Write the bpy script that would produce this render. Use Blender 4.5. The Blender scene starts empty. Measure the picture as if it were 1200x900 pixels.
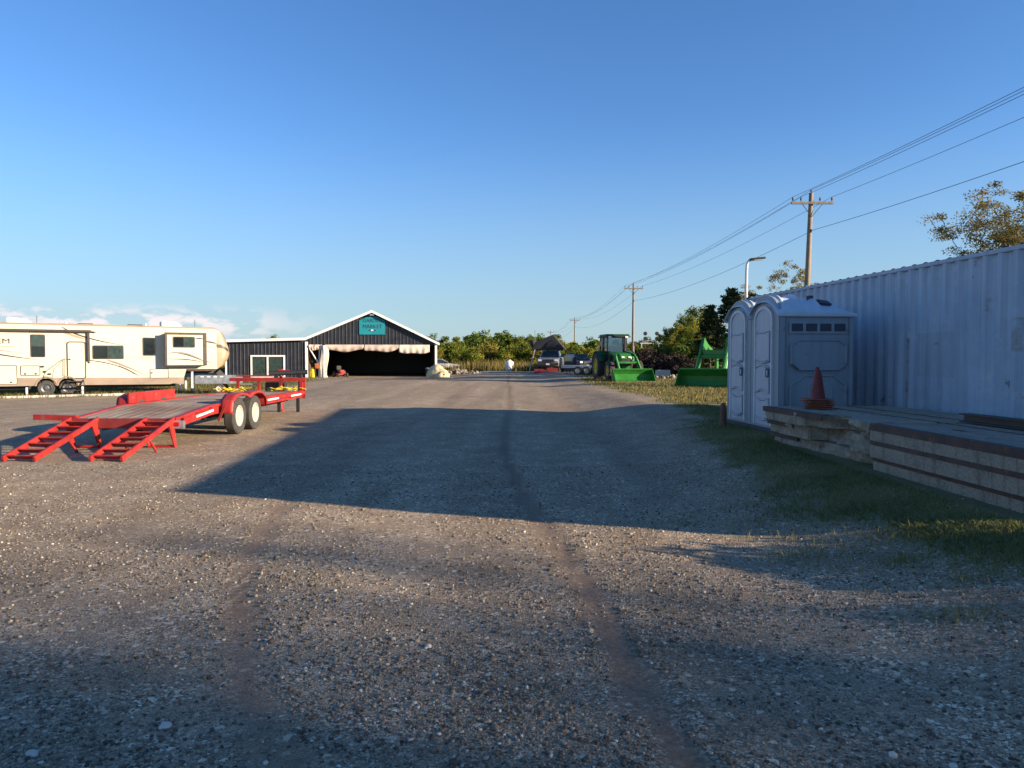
import bpy, bmesh, math, random
import numpy as np
from mathutils import Vector, Matrix, Euler

R = math.radians
rnd = random.Random(11)
SC = bpy.context.scene
COL = SC.collection

# ------------------------------------------------------------------ noise / terrain
def _hash(i, j, s):
    h = (i * 374761393 + j * 668265263 + s * 1442695041) & 0xffffffff
    h = ((h ^ (h >> 13)) * 1274126177) & 0xffffffff
    return ((h ^ (h >> 16)) & 0xffff) / 65535.0

def vnoise(x, y, s=0):
    x = np.asarray(x, float); y = np.asarray(y, float)
    i = np.floor(x).astype(np.int64); j = np.floor(y).astype(np.int64)
    u = x - i; v = y - j
    u = u * u * (3 - 2 * u); v = v * v * (3 - 2 * v)
    a = _hash(i, j, s); b = _hash(i + 1, j, s); c = _hash(i, j + 1, s); d = _hash(i + 1, j + 1, s)
    return (a * (1 - u) + b * u) * (1 - v) + (c * (1 - u) + d * u) * v

def fbm(x, y, s=0, n=4):
    t = 0; a = .5
    for k in range(n):
        t = t + a * vnoise(np.asarray(x) * 2 ** k, np.asarray(y) * 2 ** k, s + k)
        a *= .5
    return t / (1 - .5 ** n)

def ss(a, b, x):
    t = np.clip((np.asarray(x, float) - a) / (b - a), 0, 1)
    return t * t * (3 - 2 * t)

TRACKS = [
    ([(-.3, 60), (-.12, 30), (-.08, 21.6), (-.16, 14), (-.12, 11.9)], .10, .85),
    ([(-.15, 14.5), (-.12, 11.9), (.03, 9.5), (.21, 7.34), (.38, 5.9), (.51, 4.89), (.6, 3.56), (.66, 2.73), (.72, .5)], .085, 1.0),
    ([(-.7, .5), (-.87, 2.73), (-1.26, 3.47), (-1.89, 5.08), (-2.3, 7.0), (-2.45, 8.5)], .09, .8),
    ([(-2.45, 8.5), (-2.7, 13), (-2.2, 23), (-1.9, 45)], .3, .38),
    ([(1.6, 8), (1.9, 14), (1.8, 26), (1.5, 50)], .3, .3),
    ([(-5, 9.5), (-3.6, 14), (-1.2, 24), (-.2, 40)], .28, .35),
]
def polydist(px, py, pts):
    d = np.full(np.shape(px), 1e9)
    for (ax, ay), (bx, by) in zip(pts[:-1], pts[1:]):
        vx, vy = bx - ax, by - ay
        t = np.clip(((px - ax) * vx + (py - ay) * vy) / (vx * vx + vy * vy), 0, 1)
        d = np.minimum(d, np.hypot(px - ax - t * vx, py - ay - t * vy))
    return d
def track_mask(x, y):
    x = np.asarray(x, float); y = np.asarray(y, float)
    wob = (fbm(x * 2.3, y * 2.3, 5) - .5) * .12
    m = np.zeros(np.shape(x))
    for pts, w, a in TRACKS:
        d = polydist(x, y, pts) + wob
        m = np.maximum(m, a * (1 - ss(w * .6, w * 1.35, d)))
    return m * (.55 + .6 * fbm(x * 3, y * 1.1, 9))

def rim_mask(x, y):
    m = np.zeros(np.shape(x))
    for pts, w, a in TRACKS[:3]:
        d = polydist(np.asarray(x, float), np.asarray(y, float), pts); m = np.maximum(m, a * np.exp(-((d - w * 1.9) / (w * .6)) ** 2))
    return m

_GY = np.array([-50, 0, 4.7, 5.4, 6.7, 8.5, 10.6, 14, 18, 25, 32, 38, 45, 70])
_GX = np.array([6., 4.4, 3.35, 2.95, 2.75, 2.85, 3.05, 3.6, 4.25, 4.7, 4.5, 4.1, 4.4, 6.])
def grass_mask(x, y):
    x = np.asarray(x, float); y = np.asarray(y, float)
    n = (fbm(x * .9, y * .9, 21) - .5) * 1.5 + (fbm(x * 4, y * 4, 24) - .5) * .9
    right = ss(-.35, .35, x - np.interp(y, _GY, _GX) + n * (.5 + .02 * np.clip(y, 0, 40))) * ss(88, 70, y)
    far = ss(70, 78, y + n * 3 - 6 * ss(0, 4, np.abs(x - 1)))
    # strip round the parked caravan: left of the line of the concrete strip
    s = (x + 24.6) * .563 * -1 + (y - 34.9) * .826
    cara = ss(-1.0, -.2, s + n * .5) * ss(-13, -15.5, x + n) * ss(58, 54, y)
    left = ss(-26, -33, x + n * 3) * ss(20, 26, y)
    barn = ss(1, 0, np.abs(y - 61.8 + n * .5)) * ss(-14.5, -15.5, x) * .9
    return np.clip(np.maximum.reduce([right, far, cara, left, barn]), 0, 1)

def zg(x, y):
    x = np.asarray(x, float); y = np.asarray(y, float)
    L = .42 * ss(-6, -17, x) * ss(16, 32, y) * (1 - ss(44, 56, y))
    B = .19 * ss(48, 58, y) * ss(-2, -6, x) * (1 - ss(90, 130, y))
    K = ss(1.6, 4.0, x) * (.27 - .13 * ss(19, 33, y)) * (1 - ss(70, 110, y))
    m = (fbm(x * .8, y * .8, 3) - .5) * .05 * ss(60, 20, y)
    m = m * ss(0, 1, np.abs(x - 5.5) + 0 * y - 1.6)     # level under slabs and container
    return -L - B + K + m + (-.011 * track_mask(x, y) + .004 * rim_mask(x, y)) * (y < 40)
def gz(x, y): return float(zg(x, y))

# ------------------------------------------------------------------ materials
def nm(name):
    m = bpy.data.materials.new(name); m.use_nodes = True
    nt = m.node_tree; nt.nodes.clear()
    out = nt.nodes.new('ShaderNodeOutputMaterial')
    return m, nt, out
def N(nt, t, **k):
    n = nt.nodes.new(t)
    for a, b in k.items():
        if a in n.bl_rna.properties: setattr(n, a, b)
        else: n.inputs[a.replace('_', ' ')].default_value = b
    return n
def c4(c): return (c[0], c[1], c[2], 1)
def ramp(nt, src, stops, interp='LINEAR'):
    r = nt.nodes.new('ShaderNodeValToRGB'); r.color_ramp.interpolation = interp
    e = r.color_ramp.elements
    while len(e) < len(stops): e.new(.5)
    for k, (p, c) in enumerate(stops):
        e[k].position = p; e[k].color = c4(c) if not isinstance(c, (int, float)) else (c, c, c, 1)
    nt.links.new(src, r.inputs[0]); return r
def mixc(nt, fac, a, b, mode='MIX'):
    m = nt.nodes.new('ShaderNodeMix'); m.data_type = 'RGBA'; m.blend_type = mode
    for sock, v in ((m.inputs[0], fac), (m.inputs[6], a), (m.inputs[7], b)):
        if isinstance(v, (int, float)): sock.default_value = v
        elif isinstance(v, tuple): sock.default_value = c4(v)
        else: nt.links.new(v, sock)
    return m.outputs[2]
def pm(name, col, rough=.6, metal=0., var=.14, vs=5., bump=0., bs=40., wear=None, spec=.5, coat=0., streak=0.):
    """painted / plain surface with uneven tone; wear = (colour, amount, scale)"""
    m, nt, out = nm(name); L = nt.links
    b = N(nt, 'ShaderNodeBsdfPrincipled'); L.new(b.outputs[0], out.inputs[0])
    b.inputs['Metallic'].default_value = metal
    b.inputs['Specular IOR Level'].default_value = spec
    if coat: b.inputs['Coat Weight'].default_value = coat
    tc = N(nt, 'ShaderNodeTexCoord')
    n = N(nt, 'ShaderNodeTexNoise', Scale=vs, Detail=5., Roughness=.6); L.new(tc.outputs['Object'], n.inputs['Vector'])
    lo = tuple(c * (1 - var) for c in col); hi = tuple(min(1, c * (1 + var)) for c in col)
    cr = ramp(nt, n.outputs[0], [(.3, lo), (.7, hi)])
    colr = cr.outputs[0]
    if streak:
        mp = N(nt, 'ShaderNodeMapping'); mp.inputs['Scale'].default_value = (9, 9, .5); L.new(tc.outputs['Object'], mp.inputs[0])
        n3 = N(nt, 'ShaderNodeTexNoise', Scale=1.3, Detail=5.); L.new(mp.outputs[0], n3.inputs['Vector'])
        r3 = ramp(nt, n3.outputs[0], [(.4, 1.0), (.75, 1 - streak)])
        colr = mixc(nt, 1., colr, r3.outputs[0], 'MULTIPLY')
    if wear:
        n2 = N(nt, 'ShaderNodeTexNoise', Scale=wear[2], Detail=7., Roughness=.68); L.new(tc.outputs['Object'], n2.inputs['Vector'])
        r2 = ramp(nt, n2.outputs[0], [(.74 - .3 * wear[1], 0.), (.80 - .3 * wear[1], 1.)])
        colr = mixc(nt, r2.outputs[0], colr, wear[0])
    L.new(colr, b.inputs['Base Color'])
    rr = ramp(nt, n.outputs[0], [(.3, max(0, rough - .08)), (.7, min(1, rough + .1))]); L.new(rr.outputs[0], b.inputs['Roughness'])
    if bump:
        n4 = N(nt, 'ShaderNodeTexNoise', Scale=bs, Detail=4.); L.new(tc.outputs['Object'], n4.inputs['Vector'])
        bp = N(nt, 'ShaderNodeBump', Strength=min(1, bump), Distance=.01); L.new(n4.outputs[0], bp.inputs['Height']); L.new(bp.outputs[0], b.inputs['Normal'])
    return m

def leaf_mat(name, stops, trans=.3, spec=.3):
    m, nt, out = nm(name); L = nt.links
    at = N(nt, 'ShaderNodeAttribute', attribute_name='tint')
    cr = ramp(nt, at.outputs['Fac'], stops)
    d = N(nt, 'ShaderNodeBsdfDiffuse'); t = N(nt, 'ShaderNodeBsdfTranslucent'); mx = N(nt, 'ShaderNodeMixShader')
    L.new(cr.outputs[0], d.inputs[0]); L.new(cr.outputs[0], t.inputs[0])
    mx.inputs[0].default_value = trans
    L.new(d.outputs[0], mx.inputs[1]); L.new(t.outputs[0], mx.inputs[2]); L.new(mx.outputs[0], out.inputs[0])
    return m

M = {}
M['red'] = pm('red_paint', (.34, .022, .018), .5, var=.28, vs=4, wear=((.19, .085, .06), .46, 5), streak=.32)
M['red_dull'] = pm('dull_red_paint', (.20, .022, .02), .6, var=.2, wear=((.12, .045, .03), .4, 9))
M['deck_wood'] = None
M['tyre'] = pm('tyre_rubber', (.045, .042, .038), .85, var=.3, vs=9, wear=((.14, .12, .095), .38, 6))
M['rim_cream'] = pm('cream_rim_paint', (.50, .455, .35), .55, wear=((.2, .13, .09), .35, 9))
M['rim_alloy'] = pm('dark_alloy', (.09, .09, .095), .45, .5)
M['rim_yellow'] = pm('yellow_rim_paint', (.62, .42, .03), .5, wear=((.2, .15, .06), .25, 9))
M['black'] = pm('black_paint', (.02, .02, .021), .5, var=.3)
M['dark_metal'] = pm('dark_steel', (.055, .052, .05), .55, .5, var=.3, wear=((.14, .06, .03), .2, 8))
M['steel'] = pm('galvanised_steel', (.42, .43, .44), .45, .7, var=.2)
M['yellow'] = pm('yellow_webbing', (.75, .58, .03), .8, var=.2, vs=12)
M['tail_red'] = pm('red_lens', (.35, .01, .01), .2)
M['cream'] = pm('cream_gel_coat', (.55, .525, .405), .38, var=.05, vs=1.2, streak=.06, coat=.2)
M['tan'] = pm('tan_gel_coat', (.33, .245, .15), .4, var=.08, vs=2)
M['taupe'] = pm('taupe_skirt', (.25, .19, .14), .5, var=.1, vs=2)
M['brown_trim'] = pm('dark_brown_trim', (.045, .035, .028), .45, var=.2)
M['grey_decal'] = pm('grey_decal', (.20, .18, .165), .5)
M['glass'] = pm('tinted_glass', (.012, .016, .016), .06, var=.3, spec=.8)
M['green_glass'] = pm('green_tinted_glass', (.035, .055, .05), .07, var=.3, spec=.8)
M['white'] = pm('white_paint', (.80, .79, .75), .45, var=.05, streak=.08)
M['siding'] = pm('charcoal_steel_siding', (.022, .024, .031), .42, .0, var=.2, vs=2, streak=.15)
M['barn_inside'] = pm('bare_barn_timber', (.10, .075, .055), .9, var=.3, vs=2)
M['roof_steel'] = pm('galvanised_roof', (.35, .36, .37), .45, .5)
M['teal'] = pm('teal_banner', (.008, .22, .27), .55, var=.08, vs=2)
M['navy'] = pm('navy_lettering', (.008, .03, .075), .6)
M['canvas'] = pm('faded_canvas', (.55, .44, .36), .9, var=.14, vs=4, bump=.5, bs=9)
M['canvas_pale'] = pm('pale_canvas', (.62, .55, .45), .9, var=.14, vs=4, bump=.5, bs=9)
M['green'] = pm('green_paint', (.024, .18, .021), .42, var=.2, vs=3, wear=((.13, .12, .07), .30, 7), coat=.15)
M['green_dark'] = pm('deep_green_paint_and_shade', (.010, .055, .016), .45)  # cab roof's own colour; on fenders and loader mast it stands for shade
M['pickup_grey'] = pm('grey_pickup_paint', (.19, .205, .22), .35, .3, coat=.4)
M['green_pale'] = pm('pale_green_paint', (.16, .42, .13), .4, var=.12)
M['worn_steel'] = pm('worn_cutting_edge', (.3, .29, .27), .4, .7, wear=((.16, .08, .04), .3, 9))
M['concrete_curb'] = pm('pale_concrete', (.52, .49, .43), .9, var=.15, vs=4, bump=.4)
M['tarp_tan'] = pm('straw_coloured_tarp', (.62, .52, .30), .85, var=.2, vs=5, bump=.6, bs=8)
M['rock'] = pm('broken_rock', (.23, .20, .165), .9, var=.3, vs=6, bump=.6, bs=20)
M['pole_wood'] = pm('weathered_pole_wood', (.27, .215, .155), .85, var=.22, vs=3, streak=.4, bump=.4, bs=60)
M['ceramic'] = pm('insulator_glaze', (.10, .09, .085), .3)
M['wire'] = pm('wire', (.05, .05, .055), .6)
M['lamp_pole'] = pm('pale_lamp_pole', (.55, .56, .56), .4, .3)
M['silver'] = pm('silver_car_paint', (.36, .38, .41), .3, .4, var=.06, coat=.5)
M['dark_car'] = pm('black_car_paint', (.02, .022, .025), .25, coat=.5)
M['tent'] = pm('dark_grey_tent_fabric', (.032, .032, .036), .75, var=.2, bump=.3, bs=6)
M['plastic_white'] = pm('white_plastic', (.75, .75, .72), .45, var=.06)
M['orange'] = pm('orange_paint', (.55, .16, .03), .55, wear=((.15, .06, .03), .2, 7))
M['yellow_paint'] = pm('yellow_plastic', (.72, .52, .03), .5)
M['cone'] = pm('faded_cone_plastic', (.20, .024, .018), .6, var=.35, vs=11, wear=((.055, .025, .025), .62, 10))
M['cone_base'] = pm('dirty_cone_base', (.28, .09, .05), .7, var=.3, vs=14, wear=((.04, .035, .03), .5, 14))
M['stump'] = pm('dull_brown_plastic', (.16, .07, .04), .7, var=.25)
M['potty'] = pm('grey_moulded_plastic', (.27, .315, .345), .5, var=.06, vs=1.5, streak=.12, wear=((.19, .21, .22), .42, 5))
M['potty_door'] = pm('pale_grey_moulded_door', (.46, .49, .52), .5, var=.06, vs=1.5, streak=.12, wear=((.3, .31, .31), .4, 5))
M['potty_roof'] = pm('pale_translucent_roof', (.50, .56, .62), .45, var=.1, vs=2, wear=((.33, .36, .38), .2, 4))
M['potty_dark'] = pm('vent_mesh', (.055, .06, .07), .7)
M['edge_white'] = pm('pale_door_edge', (.62, .63, .63), .55)
M['rusty'] = pm('rusted_steel', (.10, .058, .042), .8, .1, var=.4, vs=5, wear=((.20, .10, .055), .55, 6), bump=.4)
M['gravel_rock'] = None

def concrete_mat(name, col):
    m, nt, out = nm(name); L = nt.links
    b = N(nt, 'ShaderNodeBsdfPrincipled', Roughness=.92); L.new(b.outputs[0], out.inputs[0])
    tc = N(nt, 'ShaderNodeTexCoord')
    n = N(nt, 'ShaderNodeTexNoise', Scale=2.2, Detail=8., Roughness=.65); L.new(tc.outputs['Object'], n.inputs['Vector'])
    n2 = N(nt, 'ShaderNodeTexNoise', Scale=38., Detail=3.); L.new(tc.outputs['Object'], n2.inputs['Vector'])
    a = ramp(nt, n.outputs[0], [(.25, tuple(c * .55 for c in col)), (.5, col), (.8, tuple(min(1, c * 1.3) for c in col))])
    mp = N(nt, 'ShaderNodeMapping'); mp.inputs['Scale'].default_value = (6, 6, .7); L.new(tc.outputs['Object'], mp.inputs[0])
    n3 = N(nt, 'ShaderNodeTexNoise', Scale=1.6, Detail=5.); L.new(mp.outputs[0], n3.inputs['Vector'])
    rs = ramp(nt, n3.outputs[0], [(.54, 0.), (.70, .7)])
    c = mixc(nt, rs.outputs[0], a.outputs[0], (.16, .085, .05))
    sp = ramp(nt, n2.outputs[0], [(.35, .75), (.6, 1.1)])
    c = mixc(nt, 1., c, sp.outputs[0], 'MULTIPLY')
    L.new(c, b.inputs['Base Color'])
    bp = N(nt, 'ShaderNodeBump', Strength=.7, Distance=.008); L.new(n2.outputs[0], bp.inputs['Height']); L.new(bp.outputs[0], b.inputs['Normal'])
    return m
M['concrete'] = concrete_mat('weathered_concrete', (.30, .245, .18))
M['concrete_old'] = concrete_mat('crumbling_concrete', (.33, .265, .185))

def wood_deck_mat():
    m, nt, out = nm('grey_deck_planks'); L = nt.links
    b = N(nt, 'ShaderNodeBsdfPrincipled', Roughness=.85); L.new(b.outputs[0], out.inputs[0])
    tc = N(nt, 'ShaderNodeTexCoord')
    mp = N(nt, 'ShaderNodeMapping'); mp.inputs['Scale'].default_value = (14, .8, 1); L.new(tc.outputs['Object'], mp.inputs[0])
    n = N(nt, 'ShaderNodeTexNoise', Scale=2., Detail=6.); L.new(mp.outputs[0], n.inputs['Vector'])
    a = ramp(nt, n.outputs[0], [(.25, (.15, .10, .066)), (.5, (.30, .23, .16)), (.75, (.41, .335, .255))])
    n2 = N(nt, 'ShaderNodeTexNoise', Scale=1.3, Detail=4.); L.new(tc.outputs['Object'], n2.inputs['Vector'])
    r2 = ramp(nt, n2.outputs[0], [(.44, 0.), (.66, .75)])
    c = mixc(nt, r2.outputs[0], a.outputs[0], (.16, .085, .055))
    L.new(c, b.inputs['Base Color'])
    return m
M['deck_wood'] = wood_deck_mat()

def container_mat():
    m, nt, out = nm('chalky_blue_container_paint'); L = nt.links
    b = N(nt, 'ShaderNodeBsdfPrincipled', Roughness=.62); L.new(b.outputs[0], out.inputs[0])
    tc = N(nt, 'ShaderNodeTexCoord')
    n = N(nt, 'ShaderNodeTexNoise', Scale=1.1, Detail=8., Roughness=.7); L.new(tc.outputs['Object'], n.inputs['Vector'])
    a = ramp(nt, n.outputs[0], [(.25, (.31, .38, .455)), (.5, (.39, .46, .535)), (.75, (.47, .535, .60))])
    mp = N(nt, 'ShaderNodeMapping'); mp.inputs['Scale'].default_value = (8, 8, .35); L.new(tc.outputs['Object'], mp.inputs[0])
    n3 = N(nt, 'ShaderNodeTexNoise', Scale=1.2, Detail=6.); L.new(mp.outputs[0], n3.inputs['Vector'])
    r3 = ramp(nt, n3.outputs[0], [(.45, 1.), (.8, .72)])
    c = mixc(nt, 1., a.outputs[0], r3.outputs[0], 'MULTIPLY')
    # chalky scuffs
    n5 = N(nt, 'ShaderNodeTexNoise', Scale=4.5, Detail=9., Roughness=.75); L.new(tc.outputs['Object'], n5.inputs['Vector'])
    r5 = ramp(nt, n5.outputs[0], [(.56, 0.), (.68, .6)])
    c = mixc(nt, r5.outputs[0], c, (.58, .60, .60))
    # flaked rust, denser low on the wall
    n4 = N(nt, 'ShaderNodeTexNoise', Scale=2.4, Detail=9., Roughness=.72); L.new(tc.outputs['Object'], n4.inputs['Vector'])
    sx = N(nt, 'ShaderNodeSeparateXYZ'); L.new(tc.outputs['Object'], sx.inputs[0])
    h = N(nt, 'ShaderNodeMapRange'); L.new(sx.outputs[2], h.inputs[0])
    h.inputs[1].default_value = .1; h.inputs[2].default_value = 2.2; h.inputs[3].default_value = .08; h.inputs[4].default_value = 0.
    ad = N(nt, 'ShaderNodeMath', operation='ADD'); L.new(n4.outputs[0], ad.inputs[0]); L.new(h.outputs[0], ad.inputs[1])
    r4 = ramp(nt, ad.outputs[0], [(.655, 0.), (.69, .9)])
    c = mixc(nt, r4.outputs[0], c, (.24, .17, .13))
    # an old greyed-out notice panel and a rust run beside it
    def inside(k, mid, half):
        q_ = N(nt, 'ShaderNodeMath', operation='COMPARE'); L.new(sx.outputs[k], q_.inputs[0]); q_.inputs[1].default_value = mid; q_.inputs[2].default_value = half; return q_.outputs[0]
    def mulm(p_, q_, f=None):
        r_ = N(nt, 'ShaderNodeMath', operation='MULTIPLY'); L.new(p_, r_.inputs[0]); L.new(q_, r_.inputs[1]); return r_.outputs[0]
    nf = ramp(nt, n5.outputs[0], [(.35, .1), (.6, .55)])
    c = mixc(nt, mulm(mulm(inside(1, 6.75, .46), inside(2, 1.36, .34)), nf.outputs[0]), c, (.30, .335, .36))
    rn = ramp(nt, n4.outputs[0], [(.42, 0.), (.56, .9)])
    c = mixc(nt, mulm(mulm(inside(1, 7.42, .05), inside(2, 1.0, .62)), rn.outputs[0]), c, (.27, .16, .10))
    c = mixc(nt, mulm(mulm(inside(1, 5.6, .12), inside(2, 2.05, .10)), rn.outputs[0]), c, (.20, .19, .16))
    c = mixc(nt, mulm(mulm(inside(1, 5.0, .22), inside(2, 1.62, .22)), rn.outputs[0]), c, (.28, .27, .25))
    L.new(c, b.inputs['Base Color'])
    return m
M['container'] = container_mat()

def ground_mat():
    m, nt, out = nm('gravel_and_turf'); L = nt.links
    b = N(nt, 'ShaderNodeBsdfPrincipled', Roughness=.95); L.new(b.outputs[0], out.inputs[0])
    b.inputs['Specular IOR Level'].default_value = .2
    g = N(nt, 'ShaderNodeNewGeometry')
    P = g.outputs['Position']
    def noise(s, d=4., r=.55):
        n = N(nt, 'ShaderNodeTexNoise', Scale=s, Detail=d, Roughness=r); L.new(P, n.inputs['Vector']); return n.outputs[0]
    def vor(s, feat='F1'):
        v = N(nt, 'ShaderNodeTexVoronoi', Scale=s, feature=feat); L.new(P, v.inputs['Vector']); return v
    v1 = vor(82.); v2 = vor(36.); v3 = vor(170.)
    def cellfac(v):
        s = N(nt, 'ShaderNodeSeparateColor'); L.new(v.outputs['Color'], s.inputs[0]); return s.outputs[0]
    stones = ramp(nt, cellfac(v1), [(0., (0.119, 0.095, 0.072)), (.35, (0.268, 0.204, 0.144)), (.7, (0.426, 0.330, 0.231)), (.92, (0.614, 0.501, 0.359)), (1., (0.800, 0.800, 0.718))])
    fine = ramp(nt, cellfac(v3), [(0., (0.139, 0.106, 0.078)), (.5, (0.306, 0.231, 0.157)), (1., (0.515, 0.407, 0.282))])
    big = ramp(nt, cellfac(v2), [(0., (0.178, 0.144, 0.109)), (.6, (0.396, 0.311, 0.219)), (1., (0.752, 0.634, 0.462))])
    nA = noise(1.6, 5.); nB = noise(9., 4.)
    nP = noise(2.3, 6., .65); fA = ramp(nt, nP, [(.40, 0.), (.60, 1.)])
    c = mixc(nt, fA.outputs[0], stones.outputs[0], fine.outputs[0])
    s2 = N(nt, 'ShaderNodeSeparateColor'); L.new(v2.outputs['Color'], s2.inputs[0])
    fB = ramp(nt, s2.outputs[1], [(.86, 0.), (.88, 1.)], 'LINEAR')
    c = mixc(nt, fB.outputs[0], c, big.outputs[0])
    # broad patches of dust and of darker stone
    fC = ramp(nt, nA, [(.3, (.84, .80, .745)), (.7, (1.15, 1.11, 1.035))])
    c = mixc(nt, 1., c, fC.outputs[0], 'MULTIPLY')
    mp = N(nt, 'ShaderNodeMapping'); mp.inputs['Scale'].default_value = (.55, .05, 1); L.new(P, mp.inputs[0])
    nS = N(nt, 'ShaderNodeTexNoise', Scale=1.5, Detail=5.); L.new(mp.outputs[0], nS.inputs['Vector'])
    fS = ramp(nt, nS.outputs[0], [(.35, .82), (.65, 1.12)])
    c = mixc(nt, 1., c, fS.outputs[0], 'MULTIPLY')
    # wheel tracks: bare brown dirt
    tr = N(nt, 'ShaderNodeAttribute', attribute_name='track')
    dirt = ramp(nt, noise(30., 5.), [(.3, (.14, .092, .060)), (.7, (.255, .175, .115))])
    trn = N(nt, 'ShaderNodeMath', operation='MULTIPLY', use_clamp=True); L.new(tr.outputs['Fac'], trn.inputs[0]); trn.inputs[1].default_value = .92
    c = mixc(nt, trn.outputs[0], c, dirt.outputs[0])
    # turf soil
    gr = N(nt, 'ShaderNodeAttribute', attribute_name='grass')
    turf = ramp(nt, noise(14., 6., .7), [(.3, (.125, .135, .055)), (.55, (.20, .195, .085)), (.75, (.28, .24, .13))])
    ndry = ramp(nt, noise(.45, 4.), [(.4, 0.), (.62, .8)])
    turf2 = mixc(nt, ndry.outputs[0], turf.outputs[0], (.19, .155, .07))
    c = mixc(nt, gr.outputs['Fac'], c, turf2)
    L.new(c, b.inputs['Base Color'])
    # relief
    inv = N(nt, 'ShaderNodeMath', operation='SUBTRACT'); inv.inputs[0].default_value = 1.; L.new(tr.outputs['Fac'], inv.inputs[1])
    hh = N(nt, 'ShaderNodeMath', operation='MULTIPLY'); L.new(v1.outputs['Distance'], hh.inputs[0]); L.new(inv.outputs[0], hh.inputs[1])
    bp = N(nt, 'ShaderNodeBump', Strength=.5, Distance=.012); bp.invert = True
    L.new(hh.outputs[0], bp.inputs['Height'])
    bp2 = N(nt, 'ShaderNodeBump', Strength=.35, Distance=.025); L.new(nB, bp2.inputs['Height']); L.new(bp.outputs[0], bp2.inputs['Normal'])
    L.new(bp2.outputs[0], b.inputs['Normal'])
    return m
M['ground'] = ground_mat()
M['pebble'] = leaf_mat('loose_stone', [(0., (.085, .069, .054)), (.4, (.19, .152, .112)), (.72, (.28, .235, .178)), (.95, (.38, .33, .26)), (1., (.66, .60, .50))], 0.)
M['blade'] = leaf_mat('grass_blade', [(0., (.12, .135, .05)), (.5, (.21, .215, .08)), (.8, (.30, .27, .12)), (1., (.42, .35, .19))], .4)
M['dry_blade'] = leaf_mat('dry_grass_blade', [(0., (.06, .075, .02)), (.4, (.14, .13, .04)), (.75, (.27, .21, .085)), (1., (.40, .31, .14))], .35)
M['weed_blade'] = leaf_mat('golden_weed', [(0., (0.062, 0.075, 0.022)), (.4, (0.175, 0.144, 0.048)), (.8, (0.312, 0.225, 0.084)), (1., (0.425, 0.312, 0.132))], .35)
M['bark'] = pm('bark', (.12, .095, .075), .9, var=.3, vs=9, bump=.6, bs=30)
M['bark_dark'] = pm('dark_bark', (.05, .04, .034), .9, var=.3, vs=9)
M['leaf_olive'] = leaf_mat('olive_leaves', [(0., (0.076, 0.110, 0.023)), (.55, (0.188, 0.213, 0.038)), (1., (0.374, 0.313, 0.055))], .35)
M['leaf_green'] = leaf_mat('green_leaves', [(0., (0.049, 0.085, 0.020)), (.6, (0.120, 0.172, 0.033)), (1., (0.242, 0.253, 0.050))], .35)
M['leaf_gold'] = leaf_mat('yellowing_leaves', [(0., (0.098, 0.106, 0.023)), (.5, (0.245, 0.204, 0.042)), (1., (0.441, 0.311, 0.070))], .35)
M['leaf_cedar'] = leaf_mat('cedar_sprays', [(0., (.022, .036, .018)), (.6, (.045, .066, .030)), (1., (.09, .10, .045))], .25)
M['leaf_locust'] = leaf_mat('autumn_locust_leaves', [(0., (.10, .10, .035)), (.5, (.21, .18, .065)), (1., (.34, .25, .10))], .35)
M['twig'] = leaf_mat('dead_brush', [(0., (.025, .02, .02)), (.6, (.06, .045, .042)), (1., (.10, .075, .06))], .1)

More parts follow.
